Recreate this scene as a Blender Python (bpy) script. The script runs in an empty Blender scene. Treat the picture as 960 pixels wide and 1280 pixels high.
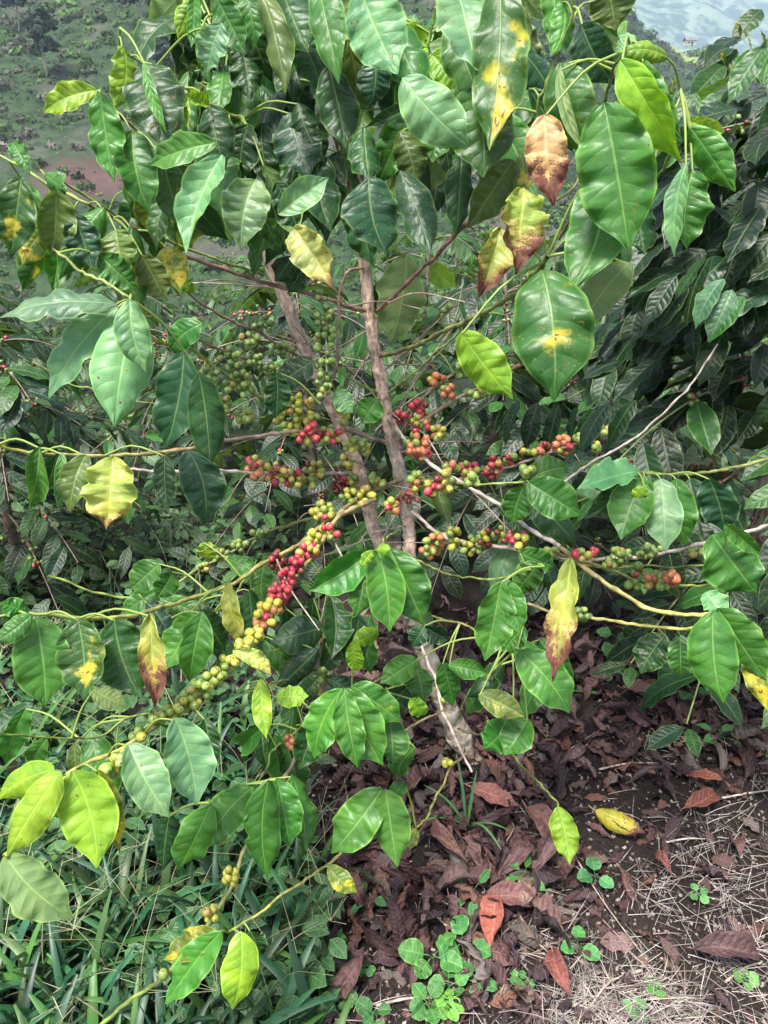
import bpy, math, random
import numpy as np
from mathutils import Matrix, Vector

R = math.radians
rng = np.random.default_rng(11)
scene = bpy.context.scene
COL = scene.collection

# ------------------------------------------------------------------ camera, sky, sun, exposure
PITCH = 25.0
CAM = np.array([0.0, 0.0, 1.5])
FPX = 1280 * 26 / 36.0
cd = bpy.data.cameras.new("camera")
cd.sensor_fit = 'VERTICAL'; cd.sensor_height = 36; cd.sensor_width = 27; cd.lens = 26
cd.clip_start = 0.02; cd.clip_end = 6000
cam = bpy.data.objects.new("camera", cd); COL.objects.link(cam)
cam.location = CAM; cam.rotation_euler = (R(90 - PITCH), 0, 0)
scene.camera = cam

SUN_EL, SUN_AZ = 66.0, 215.0          # soft high light from behind the left shoulder
w = bpy.data.worlds.new("World"); scene.world = w; w.use_nodes = True
nt = w.node_tree
bg = nt.nodes["Background"]
sky = nt.nodes.new("ShaderNodeTexSky"); sky.sky_type = 'NISHITA'; sky.sun_disc = False
sky.sun_elevation = R(SUN_EL); sky.sun_rotation = R(SUN_AZ)
sky.altitude = 1500; sky.dust_density = 4.0; sky.air_density = 1.0; sky.ozone_density = 1.0
hs = nt.nodes.new('ShaderNodeHueSaturation'); hs.inputs['Saturation'].default_value = 0.5   # thin overcast
nt.links.new(sky.outputs[0], hs.inputs['Color']); nt.links.new(hs.outputs[0], bg.inputs[0]); bg.inputs[1].default_value = 0.052
sd = bpy.data.lights.new("sun", 'SUN'); sd.energy = 1.5; sd.angle = R(18); sd.color = (1.0, 0.96, 0.9)
sun = bpy.data.objects.new("sun", sd); COL.objects.link(sun)
az = R(SUN_AZ)
sdir = Vector((math.sin(az) * math.cos(R(SUN_EL)), math.cos(az) * math.cos(R(SUN_EL)), math.sin(R(SUN_EL))))
sun.rotation_euler = sdir.to_track_quat('Z', 'Y').to_euler()
vs = scene.view_settings
vs.view_transform = 'Standard'; vs.look = 'None'; vs.gamma = 1; vs.use_curve_mapping = False
vs.exposure = 3.08
scene.render.engine = 'CYCLES'
cy = scene.cycles
cy.use_denoising = True; cy.max_bounces = 6; cy.diffuse_bounces = 2; cy.glossy_bounces = 2
cy.transmission_bounces = 3; cy.volume_bounces = 0; cy.caustics_reflective = False; cy.caustics_refractive = False
cy.use_adaptive_sampling = True; cy.adaptive_threshold = 0.02

# ------------------------------------------------------------------ maths helpers
UP = np.array([0, math.sin(R(PITCH)), math.cos(R(PITCH))])
FW = np.array([0, math.cos(R(PITCH)), -math.sin(R(PITCH))])
RT = np.array([1.0, 0, 0])

def P(x, y, d):
    return CAM + RT * ((x - 480) / FPX * d) + UP * ((640 - y) / FPX * d) + FW * d

def proj(p):
    v = np.asarray(p) - CAM
    d = v @ FW
    return 480 + FPX * (v @ RT) / d, 640 - FPX * (v @ UP) / d, d

def unit(v):
    n = np.linalg.norm(v)
    return v / n if n > 1e-9 else np.array([0, 0, 1.0])

def rot_about(v, ax, a):
    return v * math.cos(a) + np.cross(ax, v) * math.sin(a) + ax * (ax @ v) * (1 - math.cos(a))

def sstep(a, b, x):
    t = np.clip((x - a) / (b - a), 0, 1)
    return t * t * (3 - 2 * t)

_tab = np.random.default_rng(5).random((64, 64))
def vnoise(x, y):
    x = np.asarray(x, float); y = np.asarray(y, float)
    xi = np.floor(x).astype(int); yi = np.floor(y).astype(int)
    fx = x - xi; fy = y - yi
    fx = fx * fx * (3 - 2 * fx); fy = fy * fy * (3 - 2 * fy)
    g = lambda i, j: _tab[i & 63, j & 63]
    return (g(xi, yi) * (1 - fx) + g(xi + 1, yi) * fx) * (1 - fy) + (g(xi, yi + 1) * (1 - fx) + g(xi + 1, yi + 1) * fx) * fy

def fbm(x, y, o=4):
    s = 0; a = 0.5
    for i in range(o):
        s = s + a * vnoise(np.asarray(x) * 2 ** i + 17 * i, np.asarray(y) * 2 ** i + 31 * i); a *= 0.5
    return s

def gz(x, y):
    """height of the land"""
    x = np.asarray(x, float); y = np.asarray(y, float)
    prof = np.interp(y, [-8, 0, 2.6, 6, 12, 25, 45], [0.1, 0, 0, -0.42, -1.3, -5.5, -9])
    q = x / (np.abs(y) + 4)
    k = sstep(0.08, 0.36, q)
    slope = 0.47 * (1 - k) + 0.176 * k
    top = 235 * (1 - k) + 300 * k
    rise = np.clip(y - 45, 0, None)
    h = slope * np.minimum(rise, top - 45) - 0.25 * np.clip(y - top, 0, None)
    far = sstep(30, 90, y)
    h = h + far * (9 * (fbm(x / 26, y / 26) - .47) + 4 * (fbm(x / 7, y / 7) - .47))
    near = 1 - sstep(5, 20, y)
    return prof + h + near * (0.05 * (fbm(x * 1.6 + 5, y * 1.6) - .47) + 0.03 * (fbm(x * 7, y * 7 + 3) - .47)) \
        + (1 - near) * (1 - far) * (fbm(x / 3, y / 3) - .47)

def ground_px(x, y):
    """the point of the ground seen at a pixel"""
    dr = P(x, y, 1.0) - CAM
    if dr[2] < -.3:
        z = 0.0
        for _ in range(4):
            p = CAM + dr * ((z - CAM[2]) / dr[2]); z = float(gz(p[0], p[1])) if _ < 3 else z
        if p[1] < 6: return p
    t = 5.0
    while t < 2500:
        p = CAM + dr * t
        if p[2] < gz(p[0], p[1]):
            lo, hi = t / 1.03, t
            for _ in range(25):
                m = (lo + hi) / 2; p = CAM + dr * m
                if p[2] < gz(p[0], p[1]): hi = m
                else: lo = m
            return CAM + dr * hi
        t *= 1.03
    return CAM + dr * 300

# ------------------------------------------------------------------ mesh batches (all quads)
class Batch:
    def __init__(s):
        s.V, s.F, s.U, s.C, s.Q, s.n = [], [], [], [], [], 0
    def add(s, v, f, uv, col, par=(0, 0, 0)):
        n = len(v)
        s.V.append(v); s.F.append(np.asarray(f) + s.n); s.U.append(uv)
        col = np.asarray(col, float)
        s.C.append(np.broadcast_to(col, (n, 3)) if col.ndim == 1 else col)
        s.Q.append(np.broadcast_to(np.asarray(par, float), (n, 3)))
        s.n += n
    def build(s, name, mat, parent=None, origin=(0, 0, 0), smooth=True):
        V = np.concatenate(s.V) - np.asarray(origin); F = np.concatenate(s.F); U = np.concatenate(s.U)
        me = bpy.data.meshes.new(name)
        me.vertices.add(len(V)); me.vertices.foreach_set("co", V.astype(np.float32).ravel())
        me.loops.add(F.size); me.loops.foreach_set("vertex_index", F.astype(np.int32).ravel())
        me.polygons.add(len(F)); me.polygons.foreach_set("loop_start", np.arange(0, F.size, 4, dtype=np.int32))
        me.update(calc_edges=True)
        me.polygons.foreach_set("use_smooth", np.full(len(F), smooth))
        l = me.uv_layers.new(name="uv"); l.data.foreach_set("uv", U[F.ravel()].astype(np.float32).ravel())
        one = np.ones((len(V), 1))
        a = me.attributes.new("col", 'FLOAT_COLOR', 'POINT'); a.data.foreach_set("color", np.hstack([np.concatenate(s.C), one]).astype(np.float32).ravel())
        a = me.attributes.new("par", 'FLOAT_COLOR', 'POINT'); a.data.foreach_set("color", np.hstack([np.concatenate(s.Q), one]).astype(np.float32).ravel())
        me.materials.append(mat); me.validate(); me.update()
        o = bpy.data.objects.new(name, me); COL.objects.link(o)
        if parent: o.parent = parent
        return o

_grid = {}
def grid_faces(nv, nu):
    if (nv, nu) not in _grid:
        i, j = np.meshgrid(np.arange(nv), np.arange(nu), indexing='ij')
        a = i * (nu + 1) + j
        _grid[nv, nu] = np.stack([a, a + 1, a + nu + 2, a + nu + 1], -1).reshape(-1, 4)
    return _grid[nv, nu]

def wprof(t):
    w_ = np.sin(np.pi * np.clip(t, 0, 1) ** 0.90) ** 0.66
    w_ = w_ * (1 - 0.55 * sstep(0.74, 0.97, t))
    return np.maximum(w_, 0.012)

def leaf(b, base, tip, nrm, width, col, par=(0, 0, 0), curl=0.05, fold=0.1, wav=0.1, twist=0, bend=0, nv=26, nu=8, edge=0.0, ph=0.0, k=3.0, prof=wprof, phi=0.0, crumple=0.0, seed=0.0, bite=0.0):
    base = np.asarray(base, float); tip = np.asarray(tip, float)
    a = tip - base; L = np.linalg.norm(a); ax = a / L
    n = unit(nrm - (nrm @ ax) * ax); s = np.cross(ax, n)
    t = np.linspace(0, 1, nv + 1)[:, None]; u = np.linspace(-1, 1, nu + 1)[None, :]
    th = twist * (t - 0.35)
    bump = 4 * t * (1 - t)
    hw = width / 2 * prof(t)
    sg_ = np.sign(u)
    hw = hw * (1 + .13 * (vnoise(t * 4 + ph * 5, sg_ * 3 + ph * 3) - .5) + .08 * (vnoise(t * 11 + ph * 7, sg_ * 5 + ph) - .5))
    if bite > 0:
        side = 1 if ph > 3.1 else -1; t0 = .3 + .5 * (ph * 1.7 % 1)
        hw = hw * np.where(sg_ == side, 1 - bite * np.exp(-((t - t0) / .06) ** 2) * (.7 + .6 * vnoise(t * 30, ph)), 1)
    if abs(phi) > .02:
        A0 = hw * np.sin(u * phi) / phi; N0 = hw * (1 - np.cos(u * phi)) / phi
    else:
        A0 = hw * u; N0 = 0 * u
    A = A0 * math.cos(fold)
    if crumple:
        N0 = N0 + crumple * L * (fbm(t * 5 + seed * 37, u * 2.2 + seed * 11) - .47 + .5 * (fbm(t * 13 + seed * 7, u * 5 + seed * 3) - .47)) * 2
        A = A + crumple * L * .5 * (fbm(t * 4 + seed * 17, u * 2 + seed * 5) - .47)
    N = N0 + hw * np.abs(u) * math.sin(fold) - edge * hw * np.abs(u) ** 3
    N = N + wav * hw * u * u * np.sin(t * 2 * np.pi * k + ph + np.sign(u) * 1.2) + 0.35 * wav * hw * np.abs(u) * np.sin(t * 2 * np.pi * k * 2.3 + ph * 2 + u)
    ct, st = np.cos(th), np.sin(th)
    S = A * ct - N * st; Nn = A * st + N * ct
    cs = L * bend * bump; cn = L * curl * bump
    v = base + (a * t[..., None]) + (S + cs)[..., None] * s + (Nn + cn)[..., None] * n
    uv = np.stack(np.broadcast_arrays(u * .5 + .5, t), -1)
    b.add(v.reshape(-1, 3), grid_faces(nv, nu), uv.reshape(-1, 2), col, par)

def smooth_line(pts, n):
    pts = np.asarray(pts, float)
    if len(pts) == 2:
        return pts[0] + np.linspace(0, 1, n)[:, None] * (pts[1] - pts[0])
    p = np.vstack([2 * pts[0] - pts[1], pts, 2 * pts[-1] - pts[-2]])
    seg = np.concatenate([[0], np.cumsum(np.linalg.norm(np.diff(pts, axis=0), axis=1))])
    out = []
    for s in np.linspace(0, seg[-1], n):
        i = min(np.searchsorted(seg, s, side='right') - 1, len(pts) - 2)
        t = (s - seg[i]) / max(seg[i + 1] - seg[i], 1e-9)
        a, b_, c, d = p[i:i + 4]
        out.append(.5 * ((2 * b_) + (-a + c) * t + (2 * a - 5 * b_ + 4 * c - d) * t * t + (-a + 3 * b_ - 3 * c + d) * t ** 3))
    return np.array(out)

def tube(b, pts, r, col, ns=8, par=(0, 0, 0), uv_const=None):
    """r, col: per-point arrays or constants"""
    pts = np.asarray(pts, float); n = len(pts)
    r = np.broadcast_to(np.asarray(r, float), (n,))
    tan = np.gradient(pts, axis=0); tan /= np.maximum(np.linalg.norm(tan, axis=1), 1e-9)[:, None]
    ref = unit(np.cross(tan[0], [0.3, 0.2, 0.93])); rings = []
    for i in range(n):
        ref = unit(ref - (ref @ tan[i]) * tan[i]); bi = np.cross(tan[i], ref)
        a = np.linspace(0, 2 * np.pi, ns, endpoint=False)
        rings.append(pts[i] + r[i] * (np.cos(a)[:, None] * ref + np.sin(a)[:, None] * bi))
    V = np.array(rings).reshape(-1, 3)
    i, j = np.meshgrid(np.arange(n - 1), np.arange(ns), indexing='ij')
    j2 = (j + 1) % ns
    F = np.stack([i * ns + j, i * ns + j2, (i + 1) * ns + j2, (i + 1) * ns + j], -1).reshape(-1, 4)
    ln = np.concatenate([[0], np.cumsum(np.linalg.norm(np.diff(pts, axis=0), axis=1))])
    if uv_const is None:
        jj = np.arange(ns) / ns
        uv = np.stack(np.broadcast_arrays(jj[None, :], ln[:, None] * 10), -1).reshape(-1, 2)
    else:
        uv = np.tile(np.asarray(uv_const, float), (n * ns, 1))
    col = np.asarray(col, float)
    if col.ndim == 2: col = np.repeat(col, ns, axis=0)
    b.add(V, F, uv, col, par)

def berry(b, c, r, col, axis, ns=12, nr=8, stretch=None):
    stretch = stretch or rng.uniform(1.08, 1.3)
    axis = unit(axis); s = unit(np.cross(axis, [0.21, 0.4, 0.9])); q = np.cross(axis, s)
    th = np.linspace(0.05, np.pi - 0.05, nr + 1); a = np.linspace(0, 2 * np.pi, ns, endpoint=False)
    rad = np.sin(th)
    z = np.cos(th) * stretch
    z[0] -= 0.08; 
    V = c + r * ((rad[:, None] * np.cos(a))[..., None] * s + (rad[:, None] * np.sin(a))[..., None] * q + z[:, None, None] * axis)
    i, j = np.meshgrid(np.arange(nr), np.arange(ns), indexing='ij'); j2 = (j + 1) % ns
    F = np.stack([i * ns + j, (i + 1) * ns + j, (i + 1) * ns + j2, i * ns + j2], -1).reshape(-1, 4)
    C = np.tile(np.asarray(col, float), ((nr + 1) * ns, 1))
    C[:ns] = (0.03, 0.02, 0.012)
    jit = 1 + 0.18 * (rng.random() - .5)
    uv = np.stack(np.broadcast_arrays(a[None] / 6.283, th[:, None] / 3.14), -1).reshape(-1, 2)
    b.add(V.reshape(-1, 3), F, uv, C * jit, (rng.random(), 0, 0))

def empty(name, loc, label=None, cat=None, group=None, kind=None):
    o = bpy.data.objects.new(name, None); COL.objects.link(o); o.location = loc; o.empty_display_size = 0.05
    tag(o, label, cat, group, kind); return o

def tag(o, label=None, cat=None, group=None, kind=None):
    if label: o['label'] = label
    if cat: o['category'] = cat
    if group: o['group'] = group
    if kind: o['kind'] = kind
    return o

# ------------------------------------------------------------------ materials
class NT:
    def __init__(s, name):
        s.m = bpy.data.materials.new(name); s.m.use_nodes = True; s.t = s.m.node_tree
        s.t.nodes.clear(); s.out = s.n("ShaderNodeOutputMaterial")
    def n(s, typ, **kw):
        x = s.t.nodes.new(typ)
        for k, v in kw.items(): setattr(x, k, v)
        return x
    def link(s, a, b): s.t.links.new(a, b)
    def val(s, sock, v):
        if hasattr(v, 'node'): s.link(v, sock)
        elif isinstance(v, (tuple, list)) and len(v) == 3 and sock.type == 'RGBA': sock.default_value = (*v, 1)
        else: sock.default_value = v
    def math(s, op, a, b=0.0, c=0.0, clamp=False):
        x = s.n("ShaderNodeMath", operation=op, use_clamp=clamp)
        s.val(x.inputs[0], a); s.val(x.inputs[1], b)
        if op in ('MULTIPLY_ADD', 'SMOOTH_MIN'): s.val(x.inputs[2], c)
        return x.outputs[0]
    def sm(s, v, a, b, lo=0.0, hi=1.0):
        x = s.n("ShaderNodeMapRange", interpolation_type='SMOOTHSTEP')
        s.val(x.inputs[0], v); s.val(x.inputs[1], a); s.val(x.inputs[2], b); x.inputs[3].default_value = lo; x.inputs[4].default_value = hi
        return x.outputs[0]
    def mix(s, f, a, b, typ='MIX'):
        x = s.n("ShaderNodeMix", data_type='RGBA', blend_type=typ)
        s.val(x.inputs[0], f); s.val(x.inputs[6], a); s.val(x.inputs[7], b); return x.outputs[2]
    def noise(s, vec, scale, detail=3.0, rough=0.55):
        x = s.n("ShaderNodeTexNoise"); s.link(vec, x.inputs['Vector']); x.inputs['Scale'].default_value = scale
        x.inputs['Detail'].default_value = detail; x.inputs['Roughness'].default_value = rough
        return x.outputs[0]
    def attr(s, name): return s.n("ShaderNodeAttribute", attribute_name=name).outputs
    def bump(s, h, strength, dist):
        x = s.n("ShaderNodeBump"); s.val(x.inputs['Height'], h); x.inputs['Strength'].default_value = strength; x.inputs['Distance'].default_value = dist
        return x.outputs[0]
    def principled(s, col, rough, spec=0.5, normal=None, **kw):
        x = s.n("ShaderNodeBsdfPrincipled"); s.val(x.inputs['Base Color'], col); s.val(x.inputs['Roughness'], rough)
        s.val(x.inputs['Specular IOR Level'], spec)
        if normal is not None: s.link(normal, x.inputs['Normal'])
        for k, v in kw.items(): s.val(x.inputs[k], v)
        return x.outputs[0]

def leaf_material(name, rough=0.43, transl=0.33, veins=8.5, dry=False, spec=0.36):
    m = NT(name)
    uv = m.n("ShaderNodeUVMap", uv_map="uv").outputs[0]
    sep = m.n("ShaderNodeSeparateXYZ"); m.link(uv, sep.inputs[0])
    au = m.math('ABSOLUTE', m.math('MULTIPLY_ADD', sep.outputs[0], 2.0, -1.0)); v = sep.outputs[1]
    col = m.attr("col")[0]
    psep = m.n("ShaderNodeSeparateColor"); m.link(m.attr("par")[0], psep.inputs[0])
    spot, brown, seed = psep.outputs[0], psep.outputs[1], psep.outputs[2]
    cmb = m.n("ShaderNodeCombineXYZ"); m.link(sep.outputs[0], cmb.inputs[0]); m.link(m.math('MULTIPLY', v, 2.0), cmb.inputs[1]); m.link(m.math('MULTIPLY', seed, 60.0), cmb.inputs[2])
    vec = cmb.outputs[0]
    n1 = m.noise(vec, 1.6, 3); n2 = m.noise(vec, 9.0, 4); n3 = m.noise(vec, 28.0, 2)
    # lateral veins curving towards the tip, cushions between them
    p = m.math('MULTIPLY', m.math('SUBTRACT', v, m.math('MULTIPLY', m.math('POWER', au, 1.4), 0.13)), veins)
    p = m.math('ADD', p, m.math('MULTIPLY', m.math('GREATER_THAN', sep.outputs[0], 0.5), 0.35))
    p = m.math('ADD', p, m.math('MULTIPLY', n1, 0.5))
    sn = m.math('ABSOLUTE', m.math('SINE', m.math('MULTIPLY', p, math.pi)))
    vein = m.sm(sn, 0.0, 0.22, 1.0, 0.0)
    inner = m.sm(au, 0.75, 1.0, 1.0, 0.0)
    vein = m.math('MULTIPLY', vein, inner)
    rib = m.math('LESS_THAN', 2.0, 1.0)
    rib = m.sm(au, m.math('MULTIPLY_ADD', v, -0.012, 0.024), m.math('MULTIPLY_ADD', v, -0.02, 0.06), 1.0, 0.0)
    if not dry:
        c = m.mix(m.sm(n1, 0.3, 0.75), m.mix(1.0, col, (0.72, 0.8, 0.8), 'MULTIPLY'), m.mix(1.0, col, (1.35, 1.22, 1.05), 'MULTIPLY'))
        c = m.mix(m.math('MULTIPLY', n3, 0.25), c, m.mix(1.0, c, (0.6, 0.7, 0.6), 'MULTIPLY'))
        lightc = m.mix(0.22, m.mix(1.0, c, (2.1, 1.8, 1.7), 'MULTIPLY'), (0.2, 0.3, 0.07))
        c = m.mix(m.math('MULTIPLY', vein, 0.17), c, lightc)
        c = m.mix(m.math('MULTIPLY', rib, 0.6), c, m.mix(0.3, lightc, (0.30, 0.40, 0.13)))
        c = m.mix(m.math('MULTIPLY', m.sm(au, 0.86, 1.0), 0.7), c, m.mix(0.25, m.mix(1.0, c, (2.1, 1.9, 1.7), 'MULTIPLY'), (0.30, 0.40, 0.10)))  # lime margin, brightened with a painted highlight along the rim
        # yellowing patches with a rusty heart
        dx = m.math('SUBTRACT', sep.outputs[0], m.math('MULTIPLY_ADD', seed, 0.4, 0.3))
        dy = m.math('SUBTRACT', v, m.math('MULTIPLY_ADD', m.math('FRACT', m.math('MULTIPLY', seed, 5.7)), 0.3, 0.55))
        dd_ = m.math('SQRT', m.math('ADD', m.math('MULTIPLY', dx, dx), m.math('MULTIPLY', m.math('MULTIPLY', dy, dy), 3.0)))
        n1s = m.math('ADD', m.math('SUBTRACT', n1, 0.05), m.math('MULTIPLY', m.math('MULTIPLY', spot, 0.45), m.sm(dd_, 0.05, 0.38, 1.0, 0.0)))
        lim = m.math('MULTIPLY_ADD', spot, -0.55, 0.86)
        ym = m.sm(m.math('ADD', m.math('MULTIPLY', n1s, 0.8), m.math('MULTIPLY', n2, 0.2)), m.math('SUBTRACT', lim, 0.035), m.math('ADD', lim, 0.10))
        ym = m.math('MULTIPLY', ym, m.math('GREATER_THAN', spot, 0.02))
        c = m.mix(m.math('MULTIPLY', ym, 0.9), c, m.mix(n2, (0.27, 0.30, 0.02), (0.52, 0.37, 0.03)))
        rust = m.math('MULTIPLY', m.sm(n1s, m.math('ADD', lim, 0.14), m.math('ADD', lim, 0.2)), m.sm(n2, 0.5, 0.6))
        rust = m.math('MULTIPLY', rust, m.math('GREATER_THAN', spot, 0.02))
        c = m.mix(rust, c, (0.16, 0.05, 0.015))
        # dead brown end
        e = m.math('ADD', v, m.math('MULTIPLY', m.math('SUBTRACT', n2, 0.5), 0.55))
        e = m.math('ADD', e, m.math('MULTIPLY', m.math('SUBTRACT', n1, 0.5), 0.5))
        e = m.math('ADD', e, m.math('MULTIPLY', au, 0.22)); e = m.math('SUBTRACT', e, m.math('MULTIPLY', vein, 0.07)); e = m.math('ADD', e, m.math('MULTIPLY', m.math('SUBTRACT', n3, 0.5), 0.35))
        halo = m.math('MULTIPLY', m.sm(e, m.math('SUBTRACT', 0.85, brown), m.math('SUBTRACT', 1.12, brown)), m.math('GREATER_THAN', brown, 0.02))
        c = m.mix(m.math('MULTIPLY', halo, 0.75), c, m.mix(n2, (0.30, 0.17, 0.05), (0.42, 0.28, 0.10)))
        bm_ = m.sm(e, m.math('SUBTRACT', 1.02, brown), m.math('SUBTRACT', 1.16, brown))
        bm_ = m.math('MULTIPLY', bm_, m.math('GREATER_THAN', brown, 0.02))
        brc = m.mix(n2, (0.05, 0.016, 0.018), (0.20, 0.075, 0.045))
        c = m.mix(bm_, c, brc)
        # rusty specks with a pale ring, on some leaves more than others
        n4 = m.noise(vec, 13.0, 1)
        thr = m.math('MULTIPLY_ADD', m.math('FRACT', m.math('MULTIPLY', seed, 7.3)), 0.12, 0.685)
        c = m.mix(m.math('MULTIPLY', m.sm(n4, m.math('SUBTRACT', thr, 0.035), thr), 0.6), c, (0.30, 0.29, 0.05))
        c = m.mix(m.sm(n4, thr, m.math('ADD', thr, 0.015)), c, (0.10, 0.045, 0.02))
        # small pin spots and dust
        pin = m.math('MULTIPLY', m.sm(n3, 0.69, 0.73), 0.35)
        c = m.mix(pin, c, (0.3, 0.33, 0.15))
        back = m.n("ShaderNodeNewGeometry").outputs['Backfacing']
        c = m.mix(m.math('MULTIPLY', back, 0.55), c, m.mix(0.5, m.mix(1.0, c, (1.6, 1.5, 1.5), 'MULTIPLY'), (0.15, 0.21, 0.07)))
        r = m.math('MULTIPLY_ADD', back, 0.22, m.math('MULTIPLY_ADD', n2, 0.18, rough - 0.09))
        r = m.math('ADD', r, m.math('MULTIPLY', bm_, 0.3))
    else:
        c = m.mix(n2, m.mix(1.0, col, (0.55, 0.5, 0.55), 'MULTIPLY'), m.mix(1.0, col, (1.5, 1.4, 1.35), 'MULTIPLY'))
        c = m.mix(m.math('MULTIPLY', vein, 0.15), c, m.mix(1.0, c, (1.6, 1.5, 1.4), 'MULTIPLY'))
        c = m.mix(m.math('MULTIPLY', rib, 0.6), c, m.mix(1.0, c, (2.2, 2.0, 1.9), 'MULTIPLY'))
        c = m.mix(m.math('MULTIPLY', m.sm(n3, 0.6, 0.72), 0.5), c, (0.02, 0.014, 0.012))
        r = rough
    h = m.math('MULTIPLY', m.math('POWER', sn, 0.85), m.math('MULTIPLY', inner, m.sm(au, 0.0, 0.25)))
    h = m.math('ADD', h, m.math('MULTIPLY', n2, 0.8 if not dry else 2.2))
    h = m.math('SUBTRACT', h, m.math('MULTIPLY', rib, 0.5))
    nrm = m.bump(h, 0.33 if not dry else 0.6, 0.0028 if not dry else 0.004)
    ps = m.principled(c, r, spec, nrm)
    tr = m.n("ShaderNodeBsdfTranslucent"); m.link(m.mix(1.0, c, (1.25, 1.25, 0.7), 'MULTIPLY'), tr.inputs[0]); m.link(nrm, tr.inputs[1])
    mx = m.n("ShaderNodeMixShader"); mx.inputs[0].default_value = transl; m.link(ps, mx.inputs[1]); m.link(tr.outputs[0], mx.inputs[2])
    m.link(mx.outputs[0], m.out.inputs[0])
    return m.m

def bark_material():
    m = NT("bark")
    uv = m.n("ShaderNodeUVMap", uv_map="uv").outputs[0]
    mp = m.n("ShaderNodeMapping"); mp.inputs['Scale'].default_value = (6, 2.6, 1); m.link(uv, mp.inputs[0])
    g = m.n("ShaderNodeTexCoord").outputs['Object']
    n1 = m.noise(mp.outputs[0], 1.5, 5, 0.65); n2 = m.noise(g, 60, 4); n3 = m.noise(g, 12, 3)
    col = m.attr("col")[0]
    c = m.mix(m.sm(n1, 0.35, 0.65), m.mix(1.0, col, (0.45, 0.42, 0.42), 'MULTIPLY'), m.mix(1.0, col, (1.35, 1.33, 1.3), 'MULTIPLY'))
    c = m.mix(m.math('MULTIPLY', m.sm(n2, 0.5, 0.7), 0.5), c, m.mix(1.0, col, (1.7, 1.75, 1.8), 'MULTIPLY'))
    c = m.mix(m.math('MULTIPLY', m.sm(n3, 0.5, 0.62), 0.6), c, m.mix(n2, (0.13, 0.13, 0.10), (0.42, 0.40, 0.36)))
    h = m.math('ADD', m.math('MULTIPLY', n1, 1.0), m.math('MULTIPLY', n2, 0.5))
    m.link(m.principled(c, 0.75, 0.3, m.bump(h, 0.8, 0.004)), m.out.inputs[0]); return m.m

def twig_material():
    m = NT("twig")
    g = m.n("ShaderNodeTexCoord").outputs['Object']
    n1 = m.noise(g, 45, 4); n2 = m.noise(g, 160, 2)
    col = m.attr("col")[0]
    c = m.mix(m.sm(n1, 0.35, 0.68), m.mix(1.0, col, (0.55, 0.52, 0.5), 'MULTIPLY'), m.mix(1.0, col, (1.3, 1.25, 1.2), 'MULTIPLY'))
    m.link(m.principled(c, 0.55, 0.4, m.bump(m.math('ADD', n1, n2), 0.5, 0.0015)), m.out.inputs[0]); return m.m

def berry_material():
    m = NT("cherry_skin")
    g = m.n("ShaderNodeTexCoord").outputs['Object']
    n1 = m.noise(g, 90, 3)
    col = m.attr("col")[0]
    c = m.mix(m.sm(n1, 0.4, 0.72), m.mix(1.0, col, (0.85, 0.85, 0.85), 'MULTIPLY'), m.mix(0.25, m.mix(1.0, col, (1.25, 1.2, 1.1), 'MULTIPLY'), (0.4, 0.3, 0.06)))
    m.link(m.principled(c, 0.33, 0.5, m.bump(n1, 0.15, 0.001)), m.out.inputs[0]); return m.m

def plain_material(name, rough=0.6, transl=0.0, spec=0.4, nscale=30):
    m = NT(name)
    g = m.n("ShaderNodeTexCoord").outputs['Object']
    n1 = m.noise(g, nscale, 4)
    col = m.attr("col")[0]
    c = m.mix(n1, m.mix(1.0, col, (0.6, 0.62, 0.6), 'MULTIPLY'), m.mix(1.0, col, (1.4, 1.38, 1.4), 'MULTIPLY'))
    sh = m.principled(c, rough, spec)
    if transl:
        tr = m.n("ShaderNodeBsdfTranslucent"); m.link(m.mix(1.0, c, (1.2, 1.2, 0.7), 'MULTIPLY'), tr.inputs[0])
        mx = m.n("ShaderNodeMixShader"); mx.inputs[0].default_value = transl; m.link(sh, mx.inputs[1]); m.link(tr.outputs[0], mx.inputs[2]); sh = mx.outputs[0]
    m.link(sh, m.out.inputs[0]); return m.m

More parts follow.
